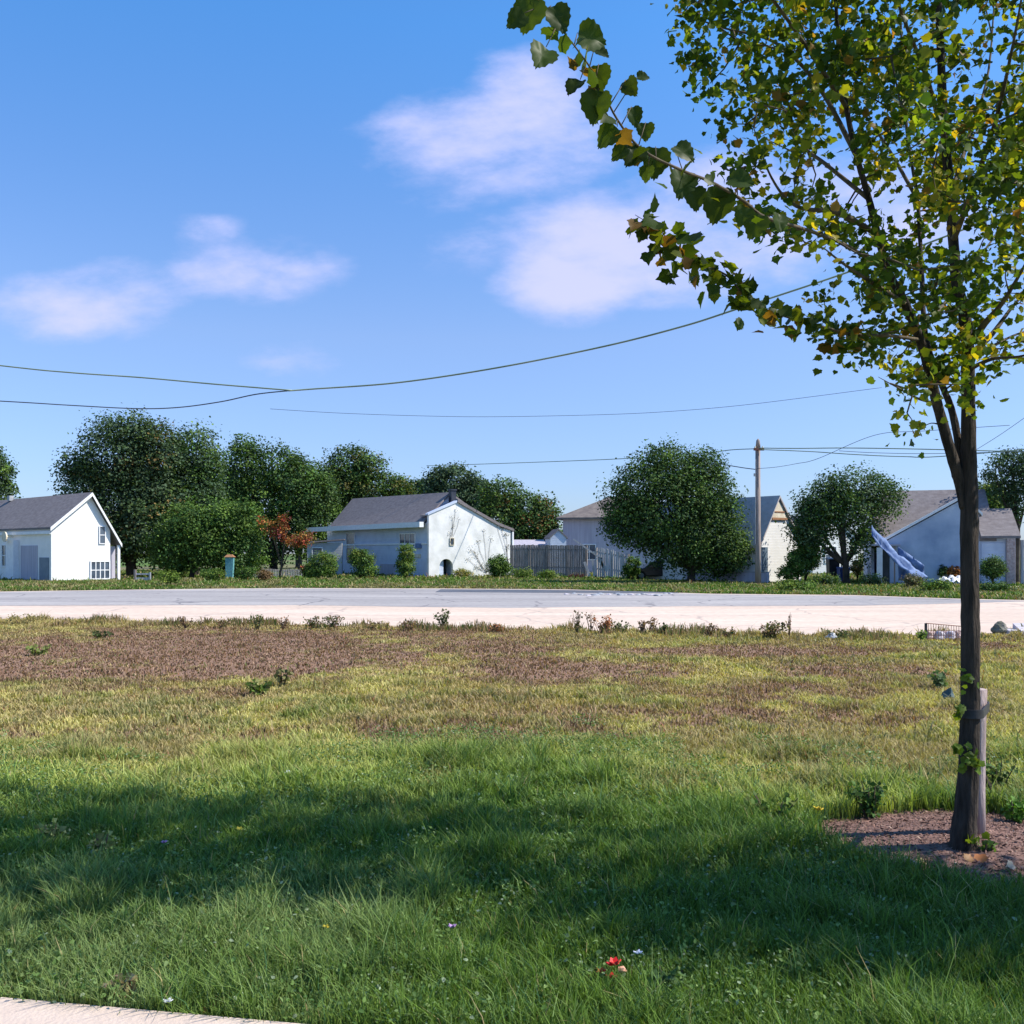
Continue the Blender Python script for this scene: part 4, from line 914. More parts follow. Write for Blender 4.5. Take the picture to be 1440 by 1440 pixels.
# ------------------------------------------------------------------ overhead cables
def cable(label, pts, rad, mat='cable'):
    """pts (px, py, Y); smooth curve"""
    W = [P(*p) for p in pts]; out = []
    for i in range(len(W)-1):
        p0, p1, p2, p3 = W[max(i-1,0)], W[i], W[i+1], W[min(i+2, len(W)-1)]
        for k in range(8):
            s = k/8; out.append(.5*((2*p1) + (p2-p0)*s + (2*p0-5*p1+4*p2-p3)*s*s + (3*p1-p0-3*p2+p3)*s**3))
    out.append(W[-1]); m = MB(); m.tube(out, rad*.75, 6)
    rad = rad; o = m.build('overhead_cable', M[mat], None, True); return tag(o, label, 'cable', 'overhead cables')
cable('thick cable rising from the splice up into the foreground tree', [(406,549.5,20),(440,547,20),(560,538,19.5),(700,517,19),(850,487,18.3),(960,459,17.5),(1035,435,17),(1200,380,16.5),(1400,305,16),(1700,180,15)], .022)
cable('upper left cable running from the left edge down to the splice', [(-300,478,22),(0,514,21),(100,524,20.7),(200,531,20.5),(300,540,20.2),(410,549,20)], .021)
cable('lower left cable sagging over the tallest tree then up to the splice', [(-300,548,22),(0,564,21),(100,570,20.8),(190,574.5,20.6),(250,573,20.4),(310,565,20.2),(360,554.5,20.1),(406,549.5,20)], .016, 'cable_dark')
cable('very thin cable high above the round-topped tree', [(380,575,60),(480,581,60),(600,585,60),(700,586,60),(850,583,60),(950,578,59),(1060,568,58),(1240,545,56)], .018, 'cable_dark')
cable('green-grey cable from behind the trees to the utility pole', [(600,655,76),(665,653,74),(780,649,70),(885,644.5,64),(990,637,58),(1030,632.5,56),(1066,631,PY-.18)], .035)
cable('upper cable from the utility pole to the right', [(1066,630,PY-.18),(1120,630.5,53),(1200,630,52),(1335,632.5,50),(1600,640,46)], .04)
cable('sagging lower cable from the utility pole to the right', [(1066,632,PY-.18),(1140,635,53),(1200,639,52),(1270,642,51),(1335,641,50),(1600,618,46)], .035)
cable('middle cable between the two strands right of the pole', [(1180,634,52),(1240,637,51.5),(1335,637.5,50),(1600,630,46)], .02, 'cable_dark')
cable('slack thin cable hanging left of the utility pole', [(985,640,60),(1010,651,58),(1040,657,56),(1062,660,PY-.05)], .035, 'cable_dark')
cable('slack thin cable swinging up right of the utility pole', [(1064,659,PY-.05),(1090,657,53),(1120,652,53),(1150,645,52),(1230,612,50),(1300,606,48),(1420,598,46)], .018, 'cable_dark')
cable('thin cable rising to the right edge behind the trunk', [(1340,650,40),(1380,628,38),(1440,588,36),(1600,470,32)], .012, 'cable_dark')

# ------------------------------------------------------------------ the foreground tree
TY = 5.64
ft = thing('maple_tree', (GX(1356, TY), TY, 0), 'slender young tree with lobed green and yellow leaves standing in a mulch ring', 'tree')
limbs = []   # list of (points, radii)
def limb(pts, radii):
    W = [P(*p) for p in pts]; out = []; rr = []
    for i in range(len(W)-1):
        p0, p1, p2, p3 = W[max(i-1,0)], W[i], W[i+1], W[min(i+2, len(W)-1)]
        for k in range(6):
            s = k/6; out.append(.5*((2*p1) + (p2-p0)*s + (2*p0-5*p1+4*p2-p3)*s*s + (3*p1-p0-3*p2+p3)*s**3)); rr.append(radii[i]*(1-s)+radii[i+1]*s)
    out.append(W[-1]); rr.append(radii[-1]); limbs.append((out, rr))
T = TY
limb([(1352,1212,T),(1355,1175,T),(1361,1100,T),(1364,1000,T),(1365,900,T),(1363,800,T),(1363,700,T),(1362,600,T),(1361,500,T),(1356,440,T),(1346,400,T),(1340,330,T),(1334,250,T),(1326,150,T),(1322,50,T),(1315,-80,T),(1310,-250,T),(1320,-400,T)],
     [.092,.068,.058,.052,.050,.049,.049,.038,.036,.033,.030,.028,.026,.024,.021,.017,.012,.006])
limb([(1358,715,T),(1350,680,T),(1338,640,T-.02),(1318,568,T-.06),(1306,520,T-.1),(1294,478,T-.14),(1273,427,T-.2),(1250,383,T-.26),(1234,330,T-.3),(1222,280,T-.35),(1205,220,T-.4),(1190,150,T-.45),(1180,60,T-.5),(1170,-60,T-.6)],
     [.032,.032,.031,.028,.026,.025,.023,.021,.019,.017,.015,.013,.010,.006])
limb([(1353,672,T+.01),(1347,620,T+.06),(1338,575,T+.1),(1326,545,T+.12),(1310,505,T+.15),(1300,460,T+.3),(1296,380,T+.5),(1290,280,T+.7),(1275,180,T+.9),(1268,60,T+1.1),(1262,-80,T+1.2)],
     [.022,.022,.02,.018,.017,.016,.014,.012,.010,.008,.005])
for pts, r0 in [([(1363,485,T),(1385,455,T-.1),(1410,425,T-.2),(1440,375,T-.35),(1480,300,T-.5)],.020), ([(1364,500,T),(1395,470,T+.1),(1425,430,T+.2),(1470,380,T+.3)],.018),
                ([(1362,505,T),(1390,490,T+.1),(1430,470,T+.3),(1480,455,T+.4)],.012), ([(1362,520,T),(1395,505,T-.2),(1440,500,T-.4),(1490,480,T-.6)],.011),
                ([(1340,340,T),(1370,260,T-.3),(1400,170,T-.6),(1425,60,T-.9),(1450,-80,T-1.1)],.017), ([(1336,280,T),(1360,200,T+.4),(1390,100,T+.8),(1400,-40,T+1.1)],.015),
                ([(1330,200,T),(1300,100,T-.5),(1262,0,T-.8),(1240,-120,T-1)],.014), ([(1273,427,T-.2),(1230,400,T-.5),(1185,370,T-.7),(1160,350,T-.8)],.012),
                ([(1234,330,T-.3),(1180,300,T-.5),(1120,290,T-.6),(1085,250,T-.7),(1060,180,T-.75)],.013), ([(1222,280,T-.35),(1160,230,T-.2),(1130,205,T-.1),(1100,150,T),(1060,90,T+.1)],.012),
                ([(1205,220,T-.4),(1150,120,T-.3),(1090,60,T-.2),(1020,40,T-.2),(960,20,T-.1)],.013), ([(1190,150,T-.45),(1130,60,T-.8),(1070,-20,T-1),(1000,-80,T-1.1)],.012),
                ([(1318,568,T-.06),(1290,560,T-.2),(1262,545,T-.3),(1235,530,T-.35)],.008), ([(1328,600,T),(1310,595,T-.05),(1292,604,T-.1)],.004),
                ([(1320,50,T),(1380,-60,T-.3),(1450,-160,T-.5)],.012), ([(1318,-60,T),(1250,-180,T+.3),(1180,-280,T+.5)],.012), ([(1316,-100,T),(1350,-220,T+.6),(1380,-330,T+.9)],.01),
                ([(1300,460,T+.3),(1350,400,T+.8),(1400,330,T+1.2),(1450,250,T+1.4)],.012), ([(1326,550,T+.12),(1345,535,T+.12),(1352,518,T+.1)],.006),
                ([(1290,280,T+.7),(1230,180,T+1),(1160,100,T+1.3),(1100,0,T+1.5)],.012),
                # two long hanging branches towards the viewer
                ([(1294,478,T-.14),(1250,472,T-.4),(1200,470,T-.6),(1130,452,T-.8),(1060,428,T-1.05),(1020,386,T-1.2),(965,366,T-1.35),(932,328,T-1.45),(893,302,T-1.55)],.009),
                ([(1250,383,T-.26),(1190,345,T-.8),(1130,322,T-1.2),(1075,305,T-1.5),(1045,282,T-1.7),(1000,256,T-1.85),(960,240,T-2.0),(905,212,T-2.1),(868,168,T-2.2),(838,108,T-2.3),(812,70,T-2.4),(784,34,T-2.45),(760,0,T-2.5),(735,-60,T-2.5)],.0075)]:
    n = len(pts); limb(pts, [r0*(1-i/(n-1))+(.0012 if r0 < .01 else .0025) for i in range(n)])
m = MB()
for i, (pts, rr) in enumerate(limbs[:3]): m.tube(pts, rr, 18 if i == 0 else 10, .07)
m.build('trunk', M['bark'], ft, True)
m = MB()
for pts, rr in limbs[3:]: m.tube(pts, rr, 6, .05)
# crown density map: rows every 40 px from y=-280, columns every 40 px from x=920
ROWS = {-280:'00000555555555555', -240:'00004666666666666', -200:'00056666666666666', -160:'00566666666666666', -120:'05666666666666666', -80:'36666666666666666', -40:'46677766666677777',
   0:'27777877654257788', 40:'05677888862236788', 80:'04566788862455788', 120:'02567678887788866', 160:'00286627787787644', 200:'00186516888888755', 240:'00066621388888866',
   280:'00037762266787788', 320:'00001137766687777', 360:'00000007777665444', 400:'00000148886531222', 440:'00000268886521156', 480:'00000016777611267', 520:'00000001465200022', 560:'00000000240000000', 600:'00000000020000000'}
nodes = []; nsize = []
for y, row in ROWS.items():
    for i, ch in enumerate(row):
        k = (int(ch)/8)**1.9*2.35 if y >= -40 else int(ch)*.36
        c_ = int(k) + (rnd.random() < k-int(k))
        for _ in range(c_):
            px = 920+i*40+rnd.uniform(-4,44); py = y+rnd.uniform(-4,44)
            X0 = GX(px, TY); e = max(.15, 1-((X0-2.35)/2.1)**2); dz = (rnd.uniform(-1,.55))*1.35*math.sqrt(e)
            if py > 380: dz *= .5
            if px < 1090: dz = dz*.6 - .35
            nodes.append(P(px, py, TY+dz)); nsize.append(1.0)
sk = np.array([p for pts, rr in limbs for p in pts[1:]])
sk = sk[sk[:, 2] > 1.9]
ND = np.array(nodes); d0 = np.min(np.linalg.norm(ND[:, None]-sk[None], axis=2), 1); order = np.argsort(d0)
conn = list(sk); 
for j in order:
    p = ND[j]; A = np.array(conn); dd = np.linalg.norm(A-p, axis=1); q = A[np.argmin(dd)]
    L_ = dd.min()
    if L_ > .02:
        mid = (p+q)/2 + rng.normal(0, .1*L_, 3) - np.array((0,0,.05*L_)); m.tube([q, mid, p], [.0055,.004,.0022], 4, cap=False); conn.append(mid)
    conn.append(p)
BRM = m
LEAFP = np.array([(.065,.115,.018),(.10,.155,.020),(.15,.195,.022),(.22,.25,.025),(.34,.29,.03),(.045,.080,.018),(.22,.13,.035)])
LW = np.array([.24,.20,.18,.15,.10,.10,.03])
LWD = np.array([.36,.14,.05,.02,.01,.39,.03]); LWY = np.array([.05,.12,.24,.30,.22,.02,.05])
LN, LS, LC, LNORM = [], [], [], []
for p in ND:
    n = rnd.randint(32, 50); hue = rng.normal(0, .1); kind = rnd.random(); lw = LW if kind > .75 else (LWD if kind > .20 else LWY)
    off = rng.normal(0, .056, (n, 3)); off[:, 2] -= .02
    LN.append(p+off); LS.append(.018+.027*rng.random(n)); b = LEAFP[rng.choice(len(LEAFP), n, p=lw)]
    LC.append(b*(.75+.5*rng.random((n,1)))*(1+np.array((hue,0,0))))
# leaves along the hanging branches
for pts, rr in limbs[-2:]:
    for p in pts[(18 if len(pts) > 60 else 10):]:
        p = np.array(p); n = rnd.choice((0,0,1,1)) if pts is limbs[-1][0] else rnd.choice((3,4,6,8))
        if n == 0: continue
        LN.append(p+rng.normal(0, .03 if pts is limbs[-1][0] else .045, (n,3)) - np.array((0,0,.02))); LS.append((.035 if pts is limbs[-1][0] else .034)+.03*rng.random(n))
        b = LEAFP[rng.choice([0,0,1,5,2,6], n)]; LC.append(b*(.45+.4*rng.random((n,1))))
Cn = np.concatenate(LN); Sn = np.concatenate(LS); Cc = np.concatenate(LC)
CR = [inst(MAPLE, Cn, rotmats(len(Cn), np.tile((0,-.25,.55), (len(Cn),1)), 1.5), Sn*1.25, Cc)]
# the big individual leaves on the near branch: part of the same tree
big = [(752,-4,52,200),(775,8,44,150),(738,18,34,230),(768,66,46,200),(812,46,48,100),(835,70,26,120),(842,90,36,170),(816,112,34,215),(842,126,50,190),(868,178,40,225),(880,112,30,150),(895,108,20,90),(888,150,30,160),(908,172,28,180),
       (898,206,40,210),(922,206,46,180),(948,205,38,130),(962,240,46,190),(975,262,36,170),(1012,262,54,185),(1024,252,40,110),(1050,290,32,200),(1068,300,40,200),(1095,300,30,180),(912,232,26,190),(882,206,30,230)]
V_, F_, C_ = [], [], []; o_ = 0; mb = BRM; br = limbs[-1][0]
tw = [np.array(p) for p in br]
for (px, py, s, ang) in big:
    d_ = 3.05+(px-740)/400*1.2; c = P(px, py, d_); sz = s*d_/FP*.95
    a = R(ang)      # direction the tip points, measured clockwise from up as seen in the picture
    yv = Vector((math.sin(a), rnd.uniform(-.5,.5), math.cos(a))).normalized(); nz = Vector((rnd.uniform(-.5,.5), -1, rnd.uniform(-.3,.5))).normalized()
    xv = yv.cross(nz).normalized(); nz = xv.cross(yv)
    Rm = np.array([[xv.x, yv.x, nz.x],[xv.y, yv.y, nz.y],[xv.z, yv.z, nz.z]])[None]
    tpl = SERR
    V, Ff, C = inst(tpl, np.array(c)[None], Rm, np.array([sz]), np.array([(.040,.066,.014)])*(.6+.7*rnd.random()))
    V_.append(V); F_.append(Ff+o_); C_.append(C); o_ += len(V)
    q = min(tw, key=lambda w: np.linalg.norm(w-np.array(c))); mb.tube([tuple(q), tuple(c)], [.0022,.0014], 4)
CR.append((np.concatenate(V_), np.concatenate(F_), np.concatenate(C_)))
BRM.build('branches', M['twig'], ft, True)
# little shoots on the trunk
sh_pts = [(1361,955,22),(1348,1000,10),(1358,1075,20),(1366,1060,14),(1372,1078,14),(1345,1050,8),(1378,1225,10),(1372,1180,14)]
Q = []; Sz = []
for px, py, r in sh_pts:
    c = np.array(P(px, py, TY-.09)); n = 9; Q.append(c+rng.normal(0, 1, (n,3))*np.array((r*.3, r*.15, r*.4))*TY/FP); Sz.append(np.full(n, .03)+.02*rng.random(n))
Q = np.concatenate(Q); Sz = np.concatenate(Sz)
CR.append(inst(MAPLE, Q, rotmats(len(Q), np.tile((0,-.8,.4), (len(Q),1)), 1.0), Sz, np.array([(.13,.2,.03)])*(.6+.7*rng.random((len(Q),1)))))
np_mesh('crown', *join(CR), M['leaf'], ft)

# stake with strap
SY = 5.92; t = thing('tree_stake', (GX(1373,SY), SY, 0), 'weathered pinkish wooden stake strapped to the back of the young tree', 'stake')
m = MB(); sx = GX(1374, SY); m.tube([(sx,SY,-.05),(sx-.002,SY,.3),(sx-.004,SY-.02,.7),(sx-.004,SY-.04,CH-190*SY/FP)], [.047,.046,.044,.042], 10, .05); m.build('stake', M['stake'], t, True)
m = MB(); z0 = P(0, 1004, 5.75).z
def ring(cx, cy, rx, ry, z, h, th_):
    vs = []; n = 28
    for q in (0, 1):
        for (dr_, dz) in ((0,0),(th_,0),(th_,h),(0,h)): pass
    pts = [(cx+math.cos(a)*rx, cy+math.sin(a)*ry) for a in np.linspace(0, 2*math.pi, n, endpoint=False)]
    for i in range(n):
        x_, y_ = pts[i]; dx, dy = (x_-cx), (y_-cy); l = math.hypot(dx, dy); ux, uy = dx/l*th_, dy/l*th_
        vs += [(x_,y_,z),(x_+ux,y_+uy,z),(x_+ux,y_+uy,z+h),(x_,y_,z+h)]
    fs = []
    for i in range(n):
        j = (i+1) % n
        for k in range(4): fs.append((i*4+k, i*4+(k+1)%4, j*4+(k+1)%4, j*4+k))
    return vs, fs
pts_ = []
for a in np.linspace(0, 2*math.pi, 40, endpoint=False):
    d = (math.cos(a), math.sin(a)); best = max(((GX(1364.5,TY), TY, .062), (sx-.004, SY-.03, .050)), key=lambda q: q[0]*d[0]+q[1]*d[1]+q[2])
    for e_ in (0, .008): pts_.append((best[0]+d[0]*(best[2]+e_), best[1]+d[1]*(best[2]+e_)))
vs = []
for i in range(40):
    (xi, yi), (xo, yo) = pts_[2*i], pts_[2*i+1]; vs += [(xi,yi,z0),(xo,yo,z0),(xo,yo,z0+.05),(xi,yi,z0+.05)]
m.add(vs, [(i*4+k, i*4+(k+1)%4, ((i+1)%40)*4+(k+1)%4, ((i+1)%40)*4+k) for i in range(40) for k in range(4)]); m.build('strap', M['strap'], t)

# mulch chips (uncountable)
n = 11000; a = rng.random(n)*2*np.pi; r = np.sqrt(rng.random(n))*1.03
X = MC[0]+np.cos(a)*r; Y = MC[1]+np.sin(a)*r/1.25
Q = np.stack([X, Y, gheight(X, Y)+.006*rng.random(n)], -1)
cm = np.array([(.20,.115,.09),(.14,.08,.062),(.26,.16,.125),(.32,.23,.18)])[rng.choice(4, n, p=[.4,.35,.2,.05])]*(.7+.6*rng.random((n,1)))
CH_ = (np.array([(-.5,-.18,0),(.5,-.14,.04),(.46,.16,.05),(-.46,.2,0),(0,0,.12)]), np.array([(0,1,4),(1,2,4),(2,3,4),(3,0,4)]))
o = np_mesh('bark_mulch', *inst(CH_, Q, rotmats(n, np.tile((0,0,1.), (n,1)), .8), .010+.022*rng.random(n)**2, cm), M['ground'])
tag(o, 'reddish brown bark mulch ringed round the young tree', 'mulch', kind='stuff')

# second street tree just outside the right edge, whose crown shades the foreground
def side_tree(name, label, x, y, zc, rx, ry, rz, n, tr):
    t = thing(name, (x, y, 0), label, 'tree')
    lob = [(x+rnd.uniform(-.4,.4)*rx, y+rnd.uniform(-.4,.4)*ry, zc+rnd.uniform(-.45,.45)*rz, rx*.62, ry*.62, rz*.62) for _ in range(9)]
    crown_mesh('crown', lob, n, .075, [(.062,.105,.018),(.085,.135,.02),(.115,.16,.022)], t, clump=.16, shell=.3, tpl=OVAL)
    m = MB(); m.tube([(x,y,-.05),(x,y,.3),(x+.03,y,1.6),(x,y,zc),(x,y,zc+rz*.8)], [tr*1.4,tr,tr*.85,tr*.6,.015], 10, .05)
    for q in lob: m.tube([(x,y,zc-rz*.9+rnd.uniform(0,.6)), ((x+q[0])/2,(y+q[1])/2,q[2]-.3), q[:3]], [.03,.02,.008], 6)
    m.build('trunk', M['bark'], t, True)
side_tree('street_tree', 'young leafy street tree just beyond the right edge of the view', 5.35, 4.3, 3.95, 1.75, .95, 1.3, 9000, .07)

# ------------------------------------------------------------------ weeds along the lot edge
WG = 'weeds along the near edge of the pale lot'
def weed(label, px, py, wpx, hpx, cols, n=60, leaf=.06, name='weed', group=WG, stems=7, tpl=QUAD):
    if name == 'weed': py = py+3; hpx *= 1.25; wpx *= 1.3; n = int(n*2); leaf = .05
    Y = GY(py); k = Y/FP; x = GX(px, Y); t = thing(name, (x, Y, 0), label, 'weed', group)
    m = MB(); Q = []
    for i in range(stems):
        dx = rnd.uniform(-.5,.5)*wpx*k; hh = hpx*k*rnd.uniform(.65,1.0); dy = rnd.uniform(-.3,.3)*wpx*k
        m.tube([(x+dx*.2,Y+dy*.2,-.01),(x+dx*.6,Y+dy*.6,hh*.55),(x+dx,Y+dy,hh)], [.006+.0004*Y*.3,.005,.003], 4)
        for j in range(n//stems):
            s = rnd.uniform(.15,1); Q.append((x+dx*s+rnd.gauss(0,.08*wpx*k), Y+dy*s+rnd.gauss(0,.08*wpx*k), max(.01, hh*s+rnd.gauss(0,.04*hpx*k))))
    m.build('stem', M['twig'], t)
    Q = np.array(Q); pal = np.array(cols); cc = pal[rng.integers(0, len(pal), len(Q))]*(.6+.8*rng.random((len(Q),1)))
    np_mesh('foliage', *inst(tpl, Q, rotmats(len(Q), np.tile((0,-.3,.6), (len(Q),1)), 1.3), leaf*(.6+.8*rng.random(len(Q))), cc), M['blade'], t)
BR = [(.22,.13,.09),(.28,.18,.12),(.16,.12,.07)]; OR = [(.42,.15,.07),(.5,.25,.12),(.25,.12,.07)]; GN = [(.08,.12,.04),(.13,.16,.06),(.10,.11,.05)]; OC = [(.30,.24,.10),(.22,.20,.08)]
for a in [('dark green upright weed standing alone against the pale lot', 624, 881, 22, 24, GN, 110), ('thin olive weed with one tall stem at the lot edge', 812, 888, 10, 28, GN+BR, 40),
          ('bare brown forked stalk right of the thin olive weed', 831, 887, 16, 24, BR, 24), ('orange-red flowering weed clump at the lot edge', 848, 889, 24, 22, OR, 130), ('olive bushy weed right of the orange clump', 872, 888, 22, 14, GN, 80),
          ('small dark upright weed like a stub', 903, 889, 7, 16, BR, 60), ('leaning grey-brown weed with a ragged head', 917, 889, 14, 20, BR, 50), ('small olive weed in the row near the centre right', 935, 890, 9, 12, GN, 40),
          ('pinkish brown twiggy weed at the lot edge', 994, 893, 24, 16, BR, 70), ('short brown weed left of the big bushy one', 1025, 894, 14, 12, BR+GN, 50), ('big bushy brown weed at the lot edge', 1085, 896, 40, 20, BR+GN+OC, 260),
          ('tall single dry stalk right of the bushy brown weed', 1110, 895, 6, 30, BR, 16), ('low olive weed midway to the wire fence', 1180, 896, 26, 11, GN+OC, 90), ('bright green weed at the foot of the wire fence', 1297, 899, 12, 13, [(.16,.24,.05)], 50),
          ('brown weed clump right of the lone dark weed', 700, 886, 30, 9, OR+BR, 70), ('olive weed clump on the lot edge left of centre', 470, 881, 26, 16, GN+BR, 110), ('brown twiggy weed clump left of centre', 440, 881, 22, 14, BR+GN, 90),
          ('thin upright olive weed near the left third', 362, 882, 12, 18, GN, 45), ('pair of brown weeds at the left lot edge', 262, 880, 16, 14, BR, 50), ('low brown weed patch near the left end', 315, 880, 22, 12, BR+OC, 60),
          ('ochre weed tuft at the far left lot edge', 30, 876, 40, 14, OC, 90), ('small reddish weed between the clumps', 400, 882, 16, 14, BR, 50), ('brown stemmed weed left of the lone dark weed', 575, 884, 20, 12, BR, 60), ('mixed weed tuft behind the soil patch', 520, 883, 26, 10, BR+OC, 60)]:
    weed(*a)
FG = 'tufts in the open field'
for a in [('tall green grass tuft at the edge of the brown soil', 366, 977, 34, 20, [(.10,.16,.03),(.2,.2,.07)], 120), ('fine upright grass tuft above the green tuft', 397, 965, 20, 26, [(.2,.19,.08)], 60), ('bright tuft on the brown soil at the far left', 50, 921, 36, 16, [(.2,.24,.07)], 90),
          ('dark green low tuft on the soil at the left', 140, 897, 36, 10, [(.06,.09,.03)], 70), ('dark green leafy clump in the grass left of the mulch', 1225, 1150, 70, 52, [(.05,.11,.025),(.07,.13,.03)], 260), ('yellow-green leafy clump left of the dark clump', 1090, 1160, 60, 44, [(.12,.2,.04),(.16,.2,.05)], 200),
          ('leafy weed clump behind the stake', 1402, 1115, 48, 46, [(.09,.15,.05),(.14,.18,.06)], 200), ('broad leaved green weed at the right edge behind the mulch', 1425, 1155, 60, 34, [(.10,.2,.03)], 180), ('pale green weed beside the small dark scrap', 1320, 968, 30, 28, [(.13,.19,.09)], 110),
          ('brown dry tuft by the pavement edge', 170, 1405, 40, 30, [(.3,.22,.14),(.2,.17,.08)], 90), ('green tuft under the trunk base', 1385, 1205, 26, 26, [(.14,.22,.06)], 70), ('shaded leafy weed near the red flower', 940, 1395, 50, 36, [(.08,.14,.05)], 130),
          ('pale weed patch in the left foreground', 75, 1190, 46, 34, [(.2,.24,.10)], 120), ('pale flowering weed in the left foreground', 140, 1210, 30, 40, [(.2,.24,.10),(.3,.3,.12)], 90)]:
    weed(*a, leaf=.035 if a[2] > 1000 else .06, name='tuft', group=FG)
# broad-leaf plants among the grass (uncountable)
n = 30000; Y = np.sqrt(rng.random(n)*(11**2-3.3**2)+3.3**2); X = (rng.random(n)*2-1)*Y*.6
cw, hw, dw, sw_, mw, lw = field(X, Y); k = (fbm(X*1.6+70, Y*1.6+20, 3) > .44) & (mw < .2) & ~on_walk(X, Y) & (lw > .25); X, Y = X[k], Y[k]; n = len(X)
rep = 6; Xr = np.repeat(X, rep)+rng.normal(0,.025,n*rep); Yr = np.repeat(Y, rep)+rng.normal(0,.025,n*rep)
Q = np.stack([Xr, Yr, gheight(Xr, Yr)+.02+.09*rng.random(n*rep)], -1)
cc = np.array([(.12,.20,.05),(.18,.26,.09),(.08,.15,.04),(.26,.32,.20)])[rng.choice(4, n*rep, p=[.4,.25,.25,.10])]*(.65+.7*rng.random((n*rep,1)))
o = np_mesh('ground_cover', *inst(OVAL, Q, rotmats(n*rep, np.tile((0,-.1,.9), (n*rep,1)), 1.0), .008+.017*rng.random(n*rep)**1.5, cc), M['blade'])
tag(o, 'small leafy ground cover plants mixed through the near grass', 'ground cover', kind='stuff')

# flowers
def flower(label, px, py, hpx, mat, r, name='wildflower', petals=5, mat2=None):
    Y = GY(py+hpx); x = GX(px, Y); k = Y/FP; h = hpx*k; t = thing(name, (x, Y, 0), label, 'flower', 'wild flowers in the near grass')
    m = MB(); m.tube([(x,Y,0),(x+.004,Y,h*.6),(x,Y,h)], [.0025,.002,.0015], 5); m.build('stem', M['green'], t)
    m = MB(); rr = r*k
    for i in range(petals):
        a = 2*math.pi*i/petals+rnd.uniform(-.2,.2); d = Vector((math.cos(a), math.sin(a)*.8, .55+rnd.uniform(-.3,.3))).normalized(); s = d.cross(Vector((0,0,1))).normalized(); c = Vector((x,Y,h))
        u_ = s.cross(d)*rr*.12
        m.prism([c, c+d*rr*.5+s*rr*.4, c+d*rr, c+d*rr*.5-s*rr*.4], u_)
    m.build('bloom', M[mat], t)
    if mat2:
        m = MB(); c = Vector((x+rr*.9, Y-.005, h*.85)); m.tube([c-Vector((rr*.5,0,0)), c, c+Vector((rr*.4,0,-rr*.2))], [.3*rr,.4*rr,.1*rr], 8); m.build('bud', M[mat2], t)
flower('bright red flower low in the shaded foreground grass', 864, 1358, 30, 'red', 13, 'red_flower', 6, 'peach')
flower('smaller red flower directly below the bright red one', 860, 1376, 18, 'red', 10, 'red_flower', 5)
flower('dull red flower just left of the bright red one', 846, 1368, 20, 'red', 9, 'red_flower', 5)
flower('yellow flower on a tall stem in the left shade', 337, 1168, 36, 'yellow', 7)
flower('pinkish flower in the left shade', 231, 1186, 26, 'purple', 6)
flower('yellow-orange flower near the foreground centre left', 458, 1305, 24, 'yellow', 6)
flower('white flower in the sunny grass at upper left', 405, 1088, 14, 'whitepetal', 6)
flower('pale bluish flower right of the red ones', 897, 1342, 28, 'whitepetal', 8)
flower('purple flower in the deep shade at centre', 636, 1305, 30, 'purple', 8)
flower('yellow flower head left of the mulch ring', 1150, 1140, 26, 'yellow', 9)
flower('white flower near the pavement edge', 236, 1410, 18, 'whitepetal', 9)

# small things at the lot edge and in the field
def rock(name, label, cat, c, r, mat, group=None, sq=(1,1,.7), seed=1):
    import bmesh
    bm = bmesh.new(); bmesh.ops.create_icosphere(bm, subdivisions=3, radius=1); rr = random.Random(seed); ph = [rr.uniform(0,6) for _ in range(6)]
    for v in bm.verts:
        q = v.co; d = 1+.16*math.sin(q.x*3.1+ph[0])+.14*math.sin(q.y*4.3+ph[1])+.12*math.sin(q.z*5+ph[2])+.06*math.sin(q.x*9+q.y*7+ph[3])+rr.uniform(-.03,.03)
        v.co = Vector((q.x*sq[0], q.y*sq[1], q.z*sq[2]))*d*r
    me = bpy.data.meshes.new(name); bm.to_mesh(me); bm.free(); me.materials.append(M[mat])
    o = bpy.data.objects.new(name, me); col.objects.link(o); o.location = c; return tag(o, label, cat, group)
Yb = GY(892); rock('boulder', 'mossy olive boulder at the right lot edge', 'rock', (GX(1405,Yb), Yb, .10), .17, 'rock', sq=(1.1,.9,.8), seed=3)
rock('boulder', 'grey broken stone leaning on the mossy boulder', 'rock', (GX(1418,Yb)+.03, Yb-.05, .05), .12, 'slab', sq=(1.3,.9,.6), seed=5)
m = MB(); m.prism([(GX(1424,22.5),22.5,0),(GX(1470,22.5),22.5,0),(GX(1475,20.5),20.5,0),(GX(1436,20.3),20.3,0)], (0,0,.12)); tag(m.build('broken_slab', M['slab'], None), 'pale lilac broken concrete slab at the right edge of the lot', 'slab')
m = MB(); Yf = GY(901)
t = thing('wire_fence', (GX(1302,Yf), Yf, 0), 'knee-high rusty wire fence remnant left of the trunk', 'fence')
x0, x1 = GX(1302,Yf), GX(1352,Yf); m.box((x0-.02,Yf-.02,0),(x0+.02,Yf+.02,.34)); m.build('post', M['strap'], t)
m = MB(); m.tube([(x0,Yf,.34),((x0+x1)/2,Yf,.31),(x1,Yf,.28)], .008, 5)
for i in range(15): xx = x0+(x1-x0)*i/14; m.tube([(xx,Yf,0),(xx,Yf,.335-.055*i/14)], .005, 4)
for zz in (.1,.2): m.tube([(x0,Yf,zz),(x1,Yf,zz-.01)], .004, 4)
m.build('wire_mesh', M['rust'], t)
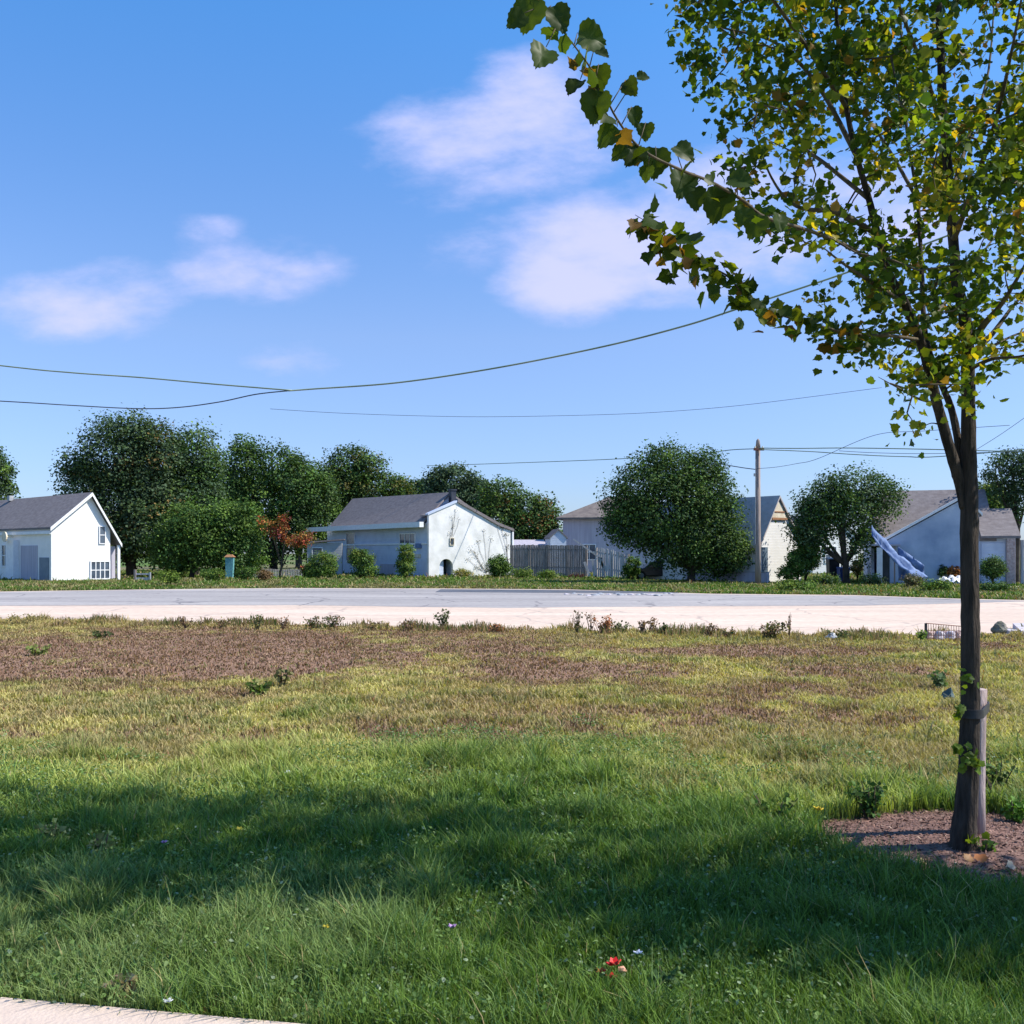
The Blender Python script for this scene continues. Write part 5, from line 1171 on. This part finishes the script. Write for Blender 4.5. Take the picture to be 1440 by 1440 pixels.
for k in range(7):
    Yk = Yf+.25+.1*(k%2); rock('rubble_block', ['pinkish rubble block behind the wire fence, nearest the post','pinkish rubble block second from the fence post','grey rubble block third from the fence post','pinkish rubble block at the middle of the wire fence','grey rubble block right of the middle of the wire fence','small pinkish rubble block near the tree trunk','rubble block almost hidden by the trunk'][k], 'rubble',
        (GX(1309+k*6.5,Yk), Yk, .07), .085+.02*rnd.random(), 'slab' if k in (2,4) else 'brickish', 'rubble behind the wire fence', (1.2,.8,.9), 10+k)
Ym = GY(899); rock('rubble_block', 'small dark grey stone on the lot edge right of the bushy weed', 'rubble', (GX(1169,Ym), Ym, .04), .08, 'metal', None, (1.3,.8,.9), 31)
for k in range(16):
    px = 795+k*10+rnd.uniform(-3,3); py = 836.5+rnd.uniform(-1.2,1.8); Yk = GY(py); 
    rock('gravel_heap', 'pale gravel heap %s along the dark strip of road' % ['at the left end','second from left','third from left','fourth from left','fifth from left','sixth from left','seventh from left','eighth from left','eighth from right','seventh from right','sixth from right','fifth from right','fourth from right','third from right','second from right','at the right end'][k], 'gravel', (GX(px,Yk), Yk, .01), .06+.05*rnd.random(), 'slab' if k % 3 == 0 else 'metal', 'broken gravel along the road', (1.8,1.0,.6), 50+k)
Yc = GY(984); c = P(1332, 984, Yc); c.z = 0
m = MB(); s = Yc/FP
m.add([c+Vector((-10*s,0,.0)), c+Vector((11*s,-.03,.0)), c+Vector((8*s,.05,17*s)), c+Vector((-2*s,.10,9*s)), c+Vector((3*s,.14,0)), c+Vector((2*s,-.06,6*s))], [(0,5,3),(0,1,5),(1,2,5),(5,2,3),(1,4,2),(2,4,3),(3,4,0),(0,4,1)])
tag(m.build('plastic_scrap', M['scrap'], None), 'small dark green crumpled scrap lying in the grass left of the trunk', 'scrap')
Yc = GY(1122); a = P(1384,1092,Yc); b = P(1396,1118,Yc); m = MB(); m.tube([(a.x-.06,Yc+.05,a.z+.08),tuple(a),(b.x,Yc,max(b.z,.02))], [.012,.018,.02], 8, .1)
tag(m.build('fallen_stick', M['bark'], None, True), 'short dark stick lying behind the stake', 'stick')
Yc = GY(1226); m = MB(); x = GX(1272, Yc); m.tube([(x-.16,Yc,.0),(x-.08,Yc,.05),(x,Yc-.01,.065),(x+.05,Yc-.02,.04),(x+.06,Yc-.03,-.02)], [.015,.022,.024,.022,.02], 8, .08)
tag(m.build('surface_root', M['wood_pole'], None, True), 'brown curved surface root at the near edge of the mulch', 'root')
# fallen leaves
n = 46
for k in range(n): pass
Q = []; 
for (px, py, s, c, lb) in [(170,1398,10,(.35,.08,.04),'dark red fallen leaf by the pavement edge at left'),(305,1418,16,(.38,.05,.03),'red fallen leaf by the pavement edge near the middle'),(290,1421,9,(.30,.10,.06),'small brown leaf beside the red one on the pavement edge'),
        (1378,1216,12,(.5,.22,.1),'orange fallen leaf right of the trunk base'),(1360,1222,10,(.45,.25,.12),'tan fallen leaf under the trunk base'),(1110,1198,12,(.3,.10,.05),'red-brown fallen leaf at the left tip of the mulch'),(1300,1222,10,(.5,.4,.2),'straw coloured leaf below the mulch'),(1425,1228,9,(.6,.55,.5),'pale leaf on the mulch at the right edge')]:
    Y = GY(py); z = float(gheight(np.array([GX(px,Y)]), np.array([Y]))[0])+.03
    V, Ff, C = inst(MAPLE, np.array([(GX(px,Y), Y, z)]), rotmats(1, np.array([(0,-.5,.9)]), .4), np.array([s*Y/FP*1.5]), np.array([c]))
    o = np_mesh('fallen_leaf', V, Ff, C, M['leaf'], None, loc=(GX(px,Y), Y, z)); tag(o, lb, 'leaf', 'fallen leaves')
